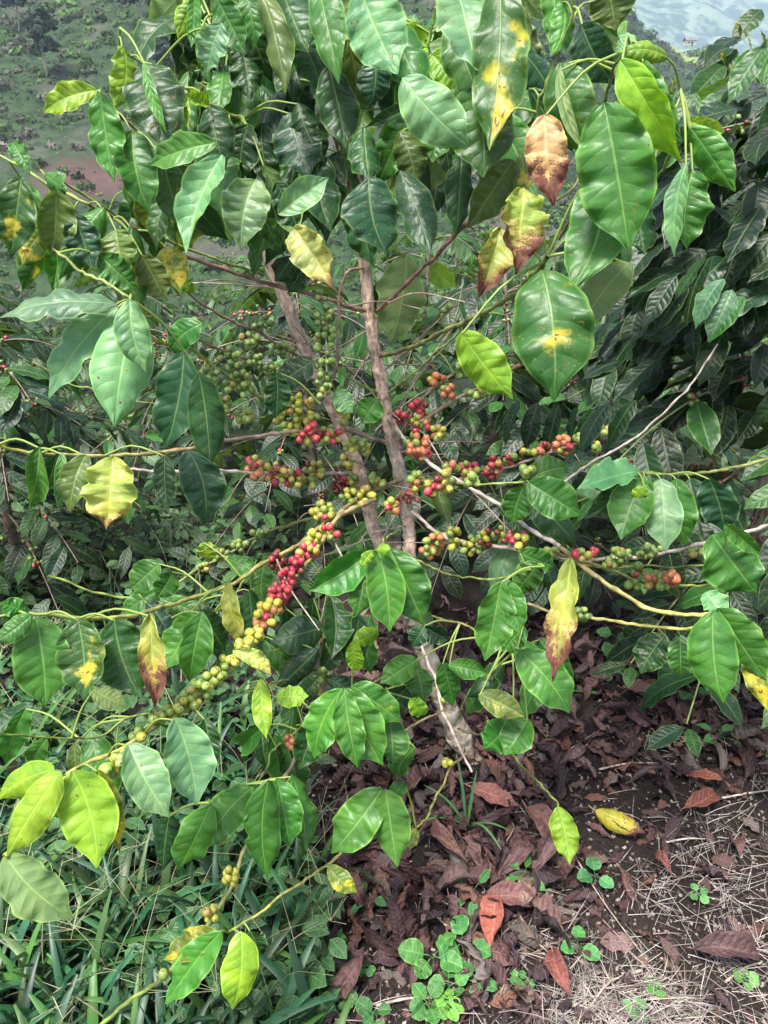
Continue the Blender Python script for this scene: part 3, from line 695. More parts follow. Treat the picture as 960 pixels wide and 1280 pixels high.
# leaves: base x,y  tip x,y  width  depth  type [roll deg, curl, tip depth change]
LV = """122,113 53,142 32 1.08 Y 20 .12
125,115 143,228 40 1.06 M 15
153,57 142,137 32 1.06 Y -25
180,78 205,187 76 1.08 D 5
180,77 209,168 14 1.04 G 10
215,108 236,160 24 1.09 Y
262,130 228,119 20 1.14 Y
262,132 282,212 46 1.16 D
165,163 187,270 54 1.10 M -10
205,205 228,287 48 1.14 S
272,178 187,207 34 1.02 G 25 .12
277,193 233,316 48 .99 L 20
320,224 302,314 60 .96 L -5
310,155 300,228 42 1.22 D
15,178 38,218 24 1.1 M
27,220 14,322 46 1.04 S
70,237 65,322 48 1.08 O
62,284 28,332 34 1.1 T
95,268 117,336 42 1.1 B
145,287 156,342 46 1.14 O
55,218 84,240 26 1.14 M
250,-5 222,50 28 1.1 Y
243,-10 239,60 22 1.08 G
277,28 258,93 40 1.06 L
268,-8 307,68 38 1.1 M
300,50 312,126 44 1.22 D
305,-12 318,64 30 1.15 M
250,38 264,108 18 1.16 M
325,-14 357,117 40 1.05 O 20
350,-20 385,66 62 1.1 D
398,-14 424,106 44 1.08 M 15
370,42 402,118 48 1.16 D
448,-20 497,93 72 .98 L
468,72 462,134 42 1.1 B
410,82 432,186 52 1.12 D
372,128 405,205 46 1.18 D
362,140 387,222 60 1.2 B
400,192 414,290 50 1.2 D
540,45 498,74 46 1.24 Y
540,68 577,112 38 1.24 Y
522,98 503,152 40 1.26 G
503,97 587,184 62 .93 L 15 .1
568,-25 596,88 72 .98 L
515,133 455,160 18 1.1 D 30
455,158 462,226 40 1.06 D
461,222 484,320 68 1.0 B
500,213 538,319 48 1.04 B
440,248 466,332 46 1.08 D
500,163 520,234 42 1.2 O
552,138 540,204 40 1.2 M
347,268 411,222 34 1.02 L 20 .12
366,284 416,361 44 1.02 P
345,228 377,302 42 1.2 D
625,-30 612,188 72 .93 S 10
592,108 604,222 74 .99 S
642,200 584,286 46 1.05 O
625,284 598,372 40 1.02 Q
652,192 652,244 30 1.06 T
538,333 571,359 28 1.5 Y
508,318 488,432 58 1.56 U
488,345 478,402 40 1.62 D
703,0 688,72 32 1.1 G
758,-25 770,38 56 1.08 O
727,30 768,106 50 1.02 B
700,78 732,198 62 1.0 S 10
699,85 728,190 16 .985 U
680,143 692,258 56 .95 R
655,235 646,342 58 .97 Q
755,128 786,314 94 .82 M 5 .04
748,204 712,365 80 .90 M 15
775,74 852,204 46 .84 Y 25 .1
803,76 853,178 44 .88 M
835,72 772,66 28 .9 Y 25
795,48 769,66 28 .93 L
858,150 906,166 22 1.0 Y
862,158 919,240 40 .96 G 15
858,205 843,321 26 .93 L 35
866,212 858,312 52 .97 M
800,250 806,318 44 1.0 D
677,337 692,502 100 .80 S 5
787,328 722,414 48 .95 U
576,414 641,498 52 1.0 Y 5
147,381 0,397 42 .93 L 30 .12
147,383 61,499 50 .95 L 15
170,385 143,535 84 .94 L -8
162,374 183,466 42 .90 L
230,438 206,562 58 1.14 B
248,465 262,586 50 1.08 D
235,562 255,657 54 1.1 B
206,568 210,642 28 1.12 D
142,570 133,662 70 1.04 P
107,568 88,642 36 1.07 O
78,566 75,642 16 1.08 G
50,558 36,636 36 1.03 G
72,566 60,612 32 1.12 D
125,318 172,362 40 1.12 M
177,318 208,377 46 1.16 O
207,308 226,367 40 1.2 T
253,404 212,440 34 1.2 M
228,348 243,366 18 1.3 Y
345,463 344,524 32 1.36 D
392,449 340,482 36 1.42 B
366,322 344,352 30 1.4 B
382,333 360,367 30 1.42 D
418,488 441,516 26 1.46 L
472,498 452,530 32 1.5 G
545,604 562,655 38 1.4 O
567,466 545,446 24 1.4 B
630,394 600,379 30 1.3 L
657,600 711,584 38 1.3 G
660,602 727,645 50 1.26 M
655,606 640,655 40 1.36 M
800,589 721,612 40 1.22 L 15
800,592 730,648 38 1.26 D
806,594 776,675 58 1.2 M
826,598 832,690 46 1.22 L
846,598 857,682 42 1.23 M
862,598 879,654 34 1.26 B
886,597 906,665 46 1.2 B
806,608 794,626 20 1.18 Y
890,668 946,742 66 1.18 M
905,655 950,694 22 1.14 G
892,763 904,880 58 .98 G
897,760 958,850 54 1.0 G 20
942,788 962,892 44 1.02 T
882,740 905,772 32 1.1 L
832,793 800,842 40 1.3 D
850,793 851,846 32 1.26 M
900,788 884,864 54 1.2 D
713,696 690,852 42 1.06 Q 20 .06
626,726 606,826 46 1.18 G
631,724 650,794 34 1.2 M
673,704 644,742 36 1.22 M
648,690 694,708 32 1.28 M
655,782 628,815 34 1.32 M
648,813 712,892 54 1.26 G
598,868 656,896 32 1.3 T
642,903 604,938 42 1.36 M
660,898 630,944 42 1.34 M
472,686 487,790 48 1.2 G
487,686 530,782 56 1.22 M
462,690 385,738 52 1.26 M
456,698 444,772 42 1.26 M
466,688 449,710 14 1.18 Y
470,688 488,686 14 1.18 Y
473,789 438,806 22 1.36 Y
442,800 449,840 24 1.36 Y
530,782 514,808 24 1.5 B
529,783 560,800 26 1.5 B
522,824 475,854 32 1.4 G
520,834 529,878 32 1.46 M
516,853 488,892 42 1.5 B
553,828 566,884 30 1.5 M
560,832 611,842 28 1.5 M
513,873 532,894 24 1.44 Y
428,860 393,948 44 1.2 G
430,860 447,960 38 1.18 G
432,860 479,957 56 1.2 G
440,857 502,902 42 1.26 M
488,900 492,955 42 1.32 M
400,895 374,962 42 1.3 D
326,848 333,924 24 1.24 Y
345,872 386,870 26 1.26 Y
397,812 344,862 56 1.42 B
405,784 338,802 48 1.46 B
291,812 341,846 28 1.18 P
285,726 300,808 24 1.26 P 20
45,772 56,884 66 1.0 M
97,772 105,874 56 1.02 S
143,773 176,872 66 1.06 D
189,767 194,888 38 1.06 Q
241,764 205,838 40 1.2 G
253,764 236,852 42 1.18 M
250,764 282,814 44 1.26 D
40,768 -6,802 28 .98 G
36,767 -2,754 24 1.0 M
115,863 158,884 28 1.16 U
200,704 163,737 36 1.4 M
216,714 196,747 30 1.4 M
255,678 264,702 24 1.4 Y
160,930 212,1022 54 1.0 L
218,897 246,1007 56 1.02 L -15
256,898 264,965 32 1.12 D
90,963 121,1085 66 .93 Y
76,964 8,1072 48 .91 Y 15
68,962 -4,1000 40 .93 Y
122,962 150,1066 32 .98 T
5,1068 92,1148 56 .95 U
263,1005 222,1088 46 1.12 G
320,980 257,1062 46 1.16 G
335,975 335,1098 50 1.14 M
346,972 362,1058 42 1.2 M
365,968 383,1064 40 1.24 M
212,1018 204,1088 42 1.24 D
478,985 414,1067 52 1.3 G
482,987 497,1084 48 1.28 G
506,978 488,1002 22 1.38 M
520,1036 512,1064 14 1.4 P
410,1082 447,1116 24 1.3 T
276,1164 206,1256 44 1.08 G
272,1164 204,1200 36 1.1 T
301,1164 290,1262 46 1.08 Y
312,1163 322,1194 32 1.14 D
697,1008 712,1081 38 1.26 Y
520,934 494,972 32 1.4 G
"""
def hero_leaf(b, row, hi=True):
    f = row.split()
    bx, by = map(float, f[0].split(',')); tx, ty = map(float, f[1].split(','))
    wpx, d, ty_ = float(f[2]), float(f[3]), f[4]
    roll = R(float(f[5])) if len(f) > 5 else R(rng.uniform(-22, 22))
    curl = float(f[6]) if len(f) > 6 else rng.uniform(-0.02, 0.13)
    dd = float(f[7]) if len(f) > 7 else rng.uniform(-.03, .035)
    A = P(bx, by, d); T = P(tx, ty, d + dd)
    ax = unit(T - A); mid = (A + T) / 2
    n = unit(CAM - mid); n = unit(n - (n @ ax) * ax); n = rot_about(n, ax, roll)
    wid = wpx / FPX * d / max(.45, math.cos(roll)) * 1.06
    if ty_ == 'L': n = unit(n + np.array([0, 0, .55]))
    if ty_ == 'U': n = -n
    put_leaf(b, A, T, n, wid, ty_, curl if ty_ != 'U' else -curl, hi)
    return A, wpx * math.hypot(tx - bx, ty - by), ty_

def put_leaf(b, A, T, n, wid, ty_, curl, hi=True):
    col, spot, brown = LC[ty_]
    col = np.array(col) * rng.uniform(.82, 1.2) * (1 + rng.normal(0, .06, 3))
    dry = ty_ in 'QRP'
    leaf(b, A, T, n, wid, col, (spot * rng.uniform(.85, 1.12) if spot else (0.0 if rng.random() < .8 else rng.uniform(.15, .3)), brown, rng.random()),
         curl=curl, fold=rng.uniform(-.15, .3) + (.2 if dry else 0), wav=rng.uniform(.1, .28) + (.1 if dry else 0), twist=rng.normal(0, .45), bend=rng.normal(0, .04),
         nv=30 if hi else 12, nu=10 if hi else 4, edge=rng.uniform(-.1, .25), phi=rng.normal(0, .55) + (.7 if dry else 0), crumple=.05 if dry else .012, seed=rng.random() * 9, ph=rng.random() * 6.28, k=rng.uniform(2, 4), bite=rng.uniform(.12, .38) if rng.random() < .16 and not dry else 0)
    # petiole to the nearest wood
    dist = np.linalg.norm(BP - A, axis=1); i = int(dist.argmin())
    q = BP[i]
    if dist[i] < 0.16:
        mid = (A + q) / 2 + np.array([0, 0, .1 * dist[i]])
        ln = smooth_line([q, mid, A + (T - A) * .03], 7)
        tube(b, ln, np.linspace(.0016, .0011, 7) if dist[i] < .06 else np.linspace(.0022, .0013, 7), (0.16, 0.24, 0.06), 6, (0, 0, .3), uv_const=(0.5, 0.1))
    return int(BI[i])

rows = LV.strip().splitlines()
areas = []
for r in rows:
    f = r.split(); x0, y0 = map(float, f[0].split(',')); x1, y1 = map(float, f[1].split(','))
    cx, cy_ = (x0 + x1) / 2, (y0 + y1) / 2
    areas.append(float(f[2]) * math.hypot(x1 - x0, y1 - y0) * (1 if 0 < cx < 960 and 0 < cy_ < 1280 else .4) / float(f[3]) ** .5)
big = set(np.argsort(areas)[::-1][:100].tolist())
rest = Batch()
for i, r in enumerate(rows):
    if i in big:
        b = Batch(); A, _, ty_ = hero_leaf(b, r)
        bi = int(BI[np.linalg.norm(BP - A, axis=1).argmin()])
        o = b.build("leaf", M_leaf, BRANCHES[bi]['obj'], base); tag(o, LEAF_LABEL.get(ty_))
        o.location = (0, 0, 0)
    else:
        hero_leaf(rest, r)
# leaves deeper in the crown: pairs along the upper branches and behind the front ones
def crown_fill(n, xr, yr, dr, types, wmul=1.0):
    for _ in range(n):
        x, y, d = rng.uniform(*xr), rng.uniform(*yr), rng.uniform(*dr)
        if x < 190 and y > 60 + (x - 190) * -.2 and y < 200: continue
        if 560 < x < 720 and 225 < y < 300: continue
        L = rng.uniform(.11, .16); A = P(x, y, d)
        T = A + L * unit(np.array([rng.normal(0, .42), rng.normal(-.35, .35), -1]))
        n_ = unit(unit(CAM - A) + rng.normal(0, .5, 3))
        t = types[rng.integers(len(types))]
        put_leaf(rest, A, T, -n_ if t == 'U' else n_, L * rng.uniform(.4, .5) * wmul, t, rng.uniform(0, .12), True)
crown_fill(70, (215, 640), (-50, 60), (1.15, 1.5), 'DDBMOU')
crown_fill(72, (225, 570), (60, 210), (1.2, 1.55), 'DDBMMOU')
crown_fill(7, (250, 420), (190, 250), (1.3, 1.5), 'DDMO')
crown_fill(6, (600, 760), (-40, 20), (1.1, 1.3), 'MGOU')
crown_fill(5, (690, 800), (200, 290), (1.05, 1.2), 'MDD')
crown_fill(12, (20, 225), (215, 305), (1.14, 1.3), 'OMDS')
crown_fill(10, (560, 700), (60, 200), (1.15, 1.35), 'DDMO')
def low_fill(n, xr, yr, dr, types):
    for _ in range(n):
        x, y, d = rng.uniform(*xr), rng.uniform(*yr), rng.uniform(*dr)
        L = rng.uniform(.09, .14); A = P(x, y, d)
        T = A + L * unit(np.array([rng.normal(0, .6), rng.normal(-.35, .3), -.75 + rng.normal(0, .25)]))
        put_leaf(rest, A, T, unit(unit(CAM - A) + np.array([0, 0, .6]) + rng.normal(0, .3, 3)), L * rng.uniform(.42, .5), types[rng.integers(len(types))], rng.uniform(0, .12), True)
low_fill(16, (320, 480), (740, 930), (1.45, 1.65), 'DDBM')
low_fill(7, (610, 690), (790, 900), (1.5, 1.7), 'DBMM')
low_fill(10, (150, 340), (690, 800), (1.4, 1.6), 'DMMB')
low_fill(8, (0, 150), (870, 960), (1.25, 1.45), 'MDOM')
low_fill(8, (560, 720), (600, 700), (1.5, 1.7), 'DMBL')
tag(rest.build("small_leaves", M_leaf, plant, base), kind='stuff', label="smaller and half hidden leaves between the large ones")

# cherries
CC = {'R': (0.40, 0.020, 0.060), 'D': (0.13, 0.008, 0.018), 'O': (0.44, 0.14, 0.07), 'Y': (0.34, 0.34, 0.05), 'G': (0.18, 0.27, 0.055), 'g': (0.12, 0.21, 0.06), 'W': (0.45, 0.38, 0.05)}
CL = """370,518 30 26 24 YYYYYYYG
388,530 4 10 10 DRY
385,548 5 12 8 YRY
412,545 9 14 10 YYGRY
440,555 6 12 8 YG
318,585 8 10 12 OYRY
345,592 14 16 12 DRYYY
368,598 10 12 10 DYDR
392,592 12 12 16 DYYYG
425,606 9 10 12 DDR
442,600 5 8 8 YG
438,575 5 10 8 GY
446,620 16 20 12 YYG
402,385 12 12 24 ggG
408,430 14 12 24 gGG
402,475 14 12 20 gG
352,440 12 16 10 gGg
336,462 8 14 8 gG
328,405 8 10 10 gg
290,448 10 16 14 gG
300,480 14 18 14 GGg
272,512 9 12 14 YG
305,520 6 12 8 GY
318,450 6 10 8 gG
240,405 4 8 8 G
262,470 8 12 10 gG
282,500 8 10 10 GgG
360,470 8 10 10 gG
312,425 8 12 8 gG
378,470 6 8 12 gG
430,520 6 8 10 GY
455,560 6 8 8 GY
470,600 6 10 8 YG
660,590 5 8 5 G
745,560 4 6 5 GY
870,690 4 8 5 gG
500,522 5 6 8 DR
523,505 6 10 8 RDO
528,530 10 12 16 GYOR
522,556 14 14 12 OROOG
548,540 6 8 8 OGY
530,567 5 8 6 RO
546,475 6 10 8 OGY
560,490 5 8 8 GO
577,458 10 12 12 GgG
600,490 6 12 6 GG
558,383 4 6 6 gG
562,585 4 8 6 OG
510,622 8 12 9 RRO
490,632 5 8 8 ROY
520,600 7 9 12 YGO
538,612 6 8 8 RDY
556,602 9 10 12 RDYG
585,586 9 12 8 YGRO
592,600 4 8 6 G
617,584 11 10 12 RDOYR
640,575 5 8 5 RG
660,567 3 8 5 YG
682,562 6 8 6 RDO
704,556 9 10 11 ROYYO
730,548 6 10 8 GGY
755,535 3 6 6 G
544,678 11 12 12 OYGO
566,672 9 10 12 YYG
590,682 12 14 10 GYG
608,672 8 10 8 DGY
628,668 7 10 8 DDRG
650,676 7 8 8 RRY
535,690 4 8 6 GO
690,690 5 8 6 YG
726,695 6 10 6 GRY
742,690 3 4 4 RG
776,696 14 16 12 GGGg
812,689 12 14 9 GGg
762,705 4 6 5 G
800,716 6 8 8 GGR
822,727 11 14 10 GGYO
838,722 5 7 7 RRO
790,730 4 8 5 G
728,768 9 10 7 gG
403,640 12 14 12 YYGYR
412,665 8 10 8 YRG
385,690 10 12 10 WRYR
392,672 6 8 6 YY
372,706 9 9 9 RRD
358,722 10 10 10 RRRD
350,742 12 12 11 RRRR
338,758 10 12 9 RROW
328,775 10 12 10 ROYW
345,700 8 10 10 DDR
318,795 8 10 8 YWY
305,808 6 8 6 YW
286,828 8 10 7 GYY
268,846 12 12 8 GGY
250,862 12 12 9 GGYG
235,876 12 12 9 GGY
216,890 9 10 8 GYY
196,898 6 7 6 GY
150,948 8 10 8 GY
136,962 5 7 6 GY
172,918 4 6 6 YG
300,683 8 10 6 gG
275,695 9 12 7 gG
255,708 5 8 5 gG
205,735 8 14 5 gG
322,668 5 8 5 gG
436,790 4 6 8 Gg
418,808 6 8 8 GgG
405,845 5 6 8 gG
398,862 4 6 6 gG
362,928 5 6 7 OOY
288,1097 8 8 10 YG
266,1142 8 8 10 YGY
204,1218 2 3 3 G
560,955 2 4 3 OY
505,930 4 5 5 GY
552,875 2 4 3 G
615,925 3 6 3 GY
"""
# the pixel cluster is put at the depth of the wood it sits on
bx = []
for row in CL.strip().splitlines():
    f = row.split(); x, y = map(float, f[0].split(',')); n, sx, sy, mix = int(int(f[1]) * 1.3 + .5), float(f[2]) * 1.04, float(f[3]) * 1.04, f[4]
    dist = np.hypot(BPX[:, 0] - x, BPX[:, 1] - y); cand = np.where(dist < dist.min() + 8)[0]
    k = cand[BPX[cand, 2].argmin()]; d = BPX[k, 2]
    axis_c = BP[k] if dist[k] < 25 else P(x, y, d)
    small = 'g' in mix
    placed = []; tries = 0
    while len(placed) < n and tries < 1100:
        tries += 1
        ph, rr = rng.random() * 6.28, rng.random() ** .5
        zz = d + rng.normal(0, 1) * .010 + .005
        p = P(x + sx * rr * math.cos(ph), y + sy * rr * math.sin(ph), zz)
        r = rng.uniform(.0060, .0084) * (.86 if small else 1) * (1.0 if d < 1.5 else 1.06)
        if all(np.linalg.norm(p - q[0]) > (r + q[1]) * .86 for q in placed):
            placed.append((p, r))
    for p, r in placed:
        ch = mix[rng.integers(len(mix))]
        col = np.array(CC[ch]) * rng.uniform(.8, 1.2)
        if ch in 'YG' and rng.random() < .12: col = col * .6 + np.array(CC['O']) * .4
        ax = unit(unit(p - axis_c) + .7 * unit(CAM - p) * rng.random() + rng.normal(0, .25, 3))
        bx.append((r / (p - CAM)[1], p, r, col, ax, ch, int(BI[k])))
bx.sort(key=lambda q: -q[0])
CHL = {'R': "ripe red cherry", 'D': "dark red overripe cherry", 'O': "orange half ripe cherry", 'Y': "yellow green cherry turning ripe", 'W': "yellow cherry", 'G': "unripe green cherry", 'g': "small unripe green cherry"}
# keep the reds and the larger ones as cherries of their own
rest = Batch()
for i, (s, p, r, col, ax, ch, bi) in enumerate(bx):
    if i < 100:
        b = Batch(); berry(b, p, r, col, ax, 16, 10)
        tag(b.build("coffee_cherry", M_berry, BRANCHES[bi]['obj'], base), CHL[ch])
    else:
        berry(rest, p, r, col, ax)
tag(rest.build("coffee_cherries", M_berry, plant, base), kind='stuff', label="smaller cherries crowded along the branches")

# ------------------------------------------------------------------ other coffee bushes (branches with leaf pairs)
def bush(x, y, h, rad, nbr, L, label, types, seed, split=0, cherries=0, lean=(0, 0), low=.25, nodes=9, wall=None, wood=(0.13, 0.095, 0.075), group="coffee bushes behind the foreground plant"):
    r_ = np.random.default_rng(seed)
    z0 = float(gz(x, y)); o0 = np.array([x, y, z0])
    root = empty("coffee_bush", o0, label, "coffee bush", group)
    n = 16
    st = np.stack([np.linspace(0, lean[0], n) + np.cumsum(r_.normal(0, .008, n)), np.linspace(0, lean[1], n) + np.cumsum(r_.normal(0, .008, n)), np.linspace(-.03, h * .95, n)], -1) + o0
    b = Batch(); tube(b, st, np.linspace(.026, .006, n), wood, 10); b.build("trunk", M_bark, root, o0)
    BO = []; items = []; crown = Batch(); wood_b = Batch(); cher = Batch()
    for k in range(nbr):
        t = low + (1 - low) * (k + r_.random()) / nbr
        p0 = st[int(t * (n - 1))]
        a = k * 2.4 + r_.normal(0, .35)
        ln = rad * (1.08 - .55 * max(0, t - .45) / .55) * r_.uniform(.8, 1.15)
        dirv = np.array([math.cos(a), math.sin(a), 0.0])
        m = 12; ss = np.linspace(0, 1, m)[:, None]
        rise = .45 * t + .05
        br = p0 + dirv * ln * ss + np.array([0, 0, 1.0]) * ln * (rise * ss - .55 * ss ** 2)
        bl = smooth_line(br, 22)
        if split:
            bb = Batch(); tube(bb, bl, np.linspace(.0042, .0018, 22), np.linspace(0, 1, 22)[:, None] * np.array([.1, .16, .04]) + np.linspace(1, 0, 22)[:, None] * np.array(wood), 7)
            bo = bb.build("branch", M_twig, root, o0); BO.append(bo)
        else:
            tube(wood_b, bl, np.linspace(.004, .0018, 22), wood, 5); bo = None
        for j in range(nodes):
            s = .22 + .78 * j / (nodes - 1)
            p = bl[min(21, int(s * 21))]; tan = unit(bl[min(21, int(s * 21) + 1)] - bl[max(0, int(s * 21) - 1)])
            side = unit(np.cross(tan, [0, 0, 1]))
            if cherries and j < nodes * .6 and r_.random() < cherries:
                for _ in range(r_.integers(4, 10)):
                    q = p + r_.normal(0, .011, 3)
                    cc = CC['DDRgGGgg'[r_.integers(8)]]
                    berry(cher, q, r_.uniform(.0055, .0075), np.array(cc) * r_.uniform(.6, 1.0), q - p, 8, 6)
            if s < .35 and r_.random() < .6: continue
            for sg in (-1, 1):
                if r_.random() < .12: continue
                ll = L * r_.uniform(.72, 1.12) * (0.6 if j == nodes - 1 else 1)
                dv = unit(side * sg * 1.0 + tan * r_.uniform(.3, .9) + np.array([0, 0, -r_.uniform(.25, 1.15)]))
                if j == nodes - 1: dv = unit(tan + side * sg * .5 + np.array([0, 0, .35]))
                nn = unit(np.array([0, 0, 1.0]) + dirv * .5 + r_.normal(0, .25, 3))
                A = p + dv * .012
                ty_ = types[r_.integers(len(types))]
                if j >= nodes - 1 and r_.random() < .55: ty_ = 'G'
                items.append((A, A + dv * ll, nn, ll * r_.uniform(.38, .46), ty_, bo))
    if wall:
        for x_, y_, d_, dv, ln, t_ in wall(r_):
            A = P(x_, y_, d_); dv = unit(np.array(dv))
            items.append((A, A + dv * ln, unit(np.array([-.2, -.45, 1.0]) + r_.normal(0, .28, 3)), ln * r_.uniform(.38, .46), t_, BO[int(r_.integers(len(BO)))]))
    def area(it):
        x0, y0, d0 = proj(it[0]); x1, y1, d1 = proj(it[1])
        inside = -20 < x0 < 980 and -20 < y0 < 1300
        return (it[3] / d0 * math.hypot(x1 - x0, y1 - y0) + it[3] * .2 / d0 ** 3) if inside and d0 > .2 else 0
    order = sorted(range(len(items)), key=lambda i: -area(items[i])) if split else range(len(items))
    near = split or (np.hypot(x, y) < 3.0)
    for c, i in enumerate(order):
        A, T, nn, wd, ty_, bo = items[i]
        col, spot, brown = LC[ty_]
        b = Batch() if c < split else crown
        leaf(b, A, T, nn, wd, np.array(col) * np.array([.85, .98, 1.12]) * r_.uniform(.22, .75), (spot, brown, r_.random()), curl=r_.uniform(0, .12), fold=r_.uniform(-.1, .3), wav=r_.uniform(.06, .16), twist=r_.normal(0, .2),  # leaf colours dimmed and cooled to stand in for shade
             nv=22 if c < split else (14 if near else 8), nu=8 if c < split else 4, ph=r_.random() * 6)
        if c < split: b.build("leaf", M_leaf, bo, o0)
    cr = crown.build("crown" if not split else "small_leaves", M_leaf, root, o0)
    if split: tag(cr, kind='stuff')
    if not split: wood_b.build("branchwork", M_twig, root, o0)
    if cherries and cher.n: tag(cher.build("coffee_cherries", M_berry, root, o0), kind='stuff')
    return root

def wall_leaves(r_):
    out = []
    while len(out) < 250:
        x, y = r_.uniform(735, 1010), r_.uniform(10, 520)
        top = 175 - (x - 775) * .95
        left = np.interp(y, [0, 150, 330, 420, 520], [900, 815, 800, 770, 740])
        if y < top or x < left: continue
        if y > 400 and r_.random() < .55: continue
        d = 1.5 + .45 * r_.random() + (.25 if y > 360 else 0)
        t = 'DDDBBDB'[r_.integers(7)]
        if y < top + 90: t = 'MMGDBM'[r_.integers(6)]  # lighter leaf colours paint in the light on the bush's top
        dv = (-.55 + r_.normal(0, .4), -.3 + r_.normal(0, .3), -.75 + r_.normal(0, .25))
        out.append((x, y, d, dv, r_.uniform(.11, .155), t))
    for x, y, t in [(650, 500, 'B'), (672, 503, 'B'), (698, 506, 'B'), (720, 509, 'B'), (742, 510, 'D'), (760, 500, 'B')]:
        out.append((x, y, 1.72, (-.3 + r_.normal(0, .1), -.1, -.95), .115, t))
    for x, y, t in [(846, 345, 'B'), (905, 348, 'L'), (915, 362, 'L'), (930, 370, 'M'), (884, 316, 'G'), (760, 505, 'B'), (795, 500, 'D')]:
        out.append((x, y, 1.34, (-.5 + r_.normal(0, .15), -.2, -.85), .10, t))
    for x, y, d, dv, ln, t in list(out):
        if y < 175 - (x - 775) * .95 + 60 and r_.random() < .4:
            out.append((x, y, d, (-.4, -.2, .5), .035, 'T'))
    return out
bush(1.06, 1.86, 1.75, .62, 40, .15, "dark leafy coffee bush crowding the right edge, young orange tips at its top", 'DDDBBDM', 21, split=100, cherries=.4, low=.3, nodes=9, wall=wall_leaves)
bl = [(-1.42, 2.55, 1.05, .55, 30, .14, "low bluish coffee bush at the left edge below the large pale leaves", 'BBDM', .25),
      (-2.15, 3.7, 1.0, .65, 30, .14, "dark coffee bush second back along the left side", 'DDBM', .1),
      (-1.15, 3.9, .98, .66, 32, .14, "coffee bush behind the hanging dark leaves left of the stems", 'DDBM', .3),
      (-.30, 3.05, 1.22, .62, 38, .14, "coffee bush straight behind the left stem with hanging green cherries", 'DDBM', .3),
      (.42, 2.75, 1.25, .62, 40, .15, "dark coffee bush behind the right stem and its red cherries", 'DDBBM', .2),
      (.98, 3.3, 1.4, .66, 38, .15, "coffee bush behind the bare grey branch on the right", 'DDBM', .2),
      (.25, 4.3, 1.5, .66, 32, .14, "lighter coffee bush seen over the right stem's bushes", 'MMGD', 0),
      (-.75, 5.2, 1.25, .75, 30, .14, "green coffee bush in the third row behind the left stem", 'MMGD', 0),
      (-1.9, 5.4, 1.2, .75, 30, .14, "green coffee bush in the third row at the left", 'MMDD', 0),
      (-3.2, 5.6, 1.2, .75, 30, .14, "coffee bush in the third row touching the left edge", 'MDD', 0),
      (1.3, 4.9, 1.6, .75, 30, .14, "coffee bush deep behind the dark right hand bush", 'MDD', 0),
      (.55, 5.9, 1.6, .75, 30, .14, "pale green coffee bush far behind between the stem and the spotted leaf", 'MGG', 0),
      (-1.2, 7.2, 1.5, .8, 22, .14, "coffee bush in the farthest row below the hillside at left centre", 'MMG', 0),
      (-2.8, 7.6, 1.5, .8, 22, .14, "coffee bush in the farthest row below the hillside at far left", 'MMG', 0),
      (.0, 7.6, 1.6, .8, 20, .14, "coffee bush in the farthest row behind both stems", 'MMG', 0)]
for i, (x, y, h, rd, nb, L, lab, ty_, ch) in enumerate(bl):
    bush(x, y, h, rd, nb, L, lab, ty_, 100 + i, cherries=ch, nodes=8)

# ------------------------------------------------------------------ ground cover
def in_litter(px, py):
    """how much brown leaf litter lies at this pixel of the ground"""
    a = sstep(330, 520, px + .35 * (py - 900)) if False else sstep(350, 470, px)
    b_ = 1 - sstep(650, 780, px) * sstep(930, 1000, py) * .95
    c_ = 1 - sstep(1100, 1240, py) * .8 * (1 if px < 600 else .9)
    return a * b_ * c_

# dead leaves: a few mesh kinds, each leaf on the ground its own object
def dead_mesh(col, seed, curl, fold, wav, L=.12, tw=.6, phi=None):
    global rng
    b = Batch(); r_ = np.random.default_rng(seed)
    leaf(b, np.array([-L / 2, 0, 0]), np.array([L / 2, 0, 0]), np.array([0, 0, 1.0]), L * r_.uniform(.42, .55), col, (0, 0, r_.random()), curl=curl, fold=fold, wav=wav, twist=r_.normal(0, tw), bend=r_.normal(0, .06), nv=22, nu=8, edge=0, phi=(r_.choice([-1, 1]) * r_.uniform(.9, 2.6) if phi is None else phi), crumple=.11 if phi is None else .06, seed=r_.random() * 9, ph=r_.random() * 6, k=r_.uniform(1.5, 3.5))
    tube(b, smooth_line([(-L / 2 - .012, 0, .003), (-L / 2 - .004, .001, 0), (-L / 2 + .004, 0, 0)], 5), .0011, np.array(col) * 1.2, 5, (0, 0, .1), (0.5, .1))
    return b.build("fallen_leaf", M_dead)
dcols = [(0.046, 0.025, 0.025), (0.07, 0.038, 0.036), (0.032, 0.018, 0.020), (0.095, 0.055, 0.05), (0.058, 0.028, 0.03), (0.10, 0.066, 0.062), (0.042, 0.027, 0.029)]
dcols = [tuple(1.15 * a for a in c) for c in dcols] + [(0.155, 0.108, 0.085), (0.02, 0.013, 0.013), (0.088, 0.075, 0.068), (0.11, 0.055, 0.04)]
proto = []
for k in range(22):
    o = dead_mesh(np.array(dcols[k % 11]), 300 + k, [.2, -.15, .32, .1, -.28, .4, .22][k % 7], [.3, -.3, .5, .1, -.4, .4, .2][(k * 3) % 7], [.25, .35, .2, .4, .3][k % 5], tw=1.3)
    proto.append(o)
used = set()
placed = []; tries = 0
while len(placed) < 270 and tries < 9000:
    tries += 1
    px, py = rng.uniform(380, 990), rng.uniform(800, 1275)
    if rng.random() > in_litter(px, py) ** 1.6: continue
    g = ground_px(px, py)
    if any(np.linalg.norm(g[:2] - q[:2]) < .03 for q in placed): continue
    placed.append(g)
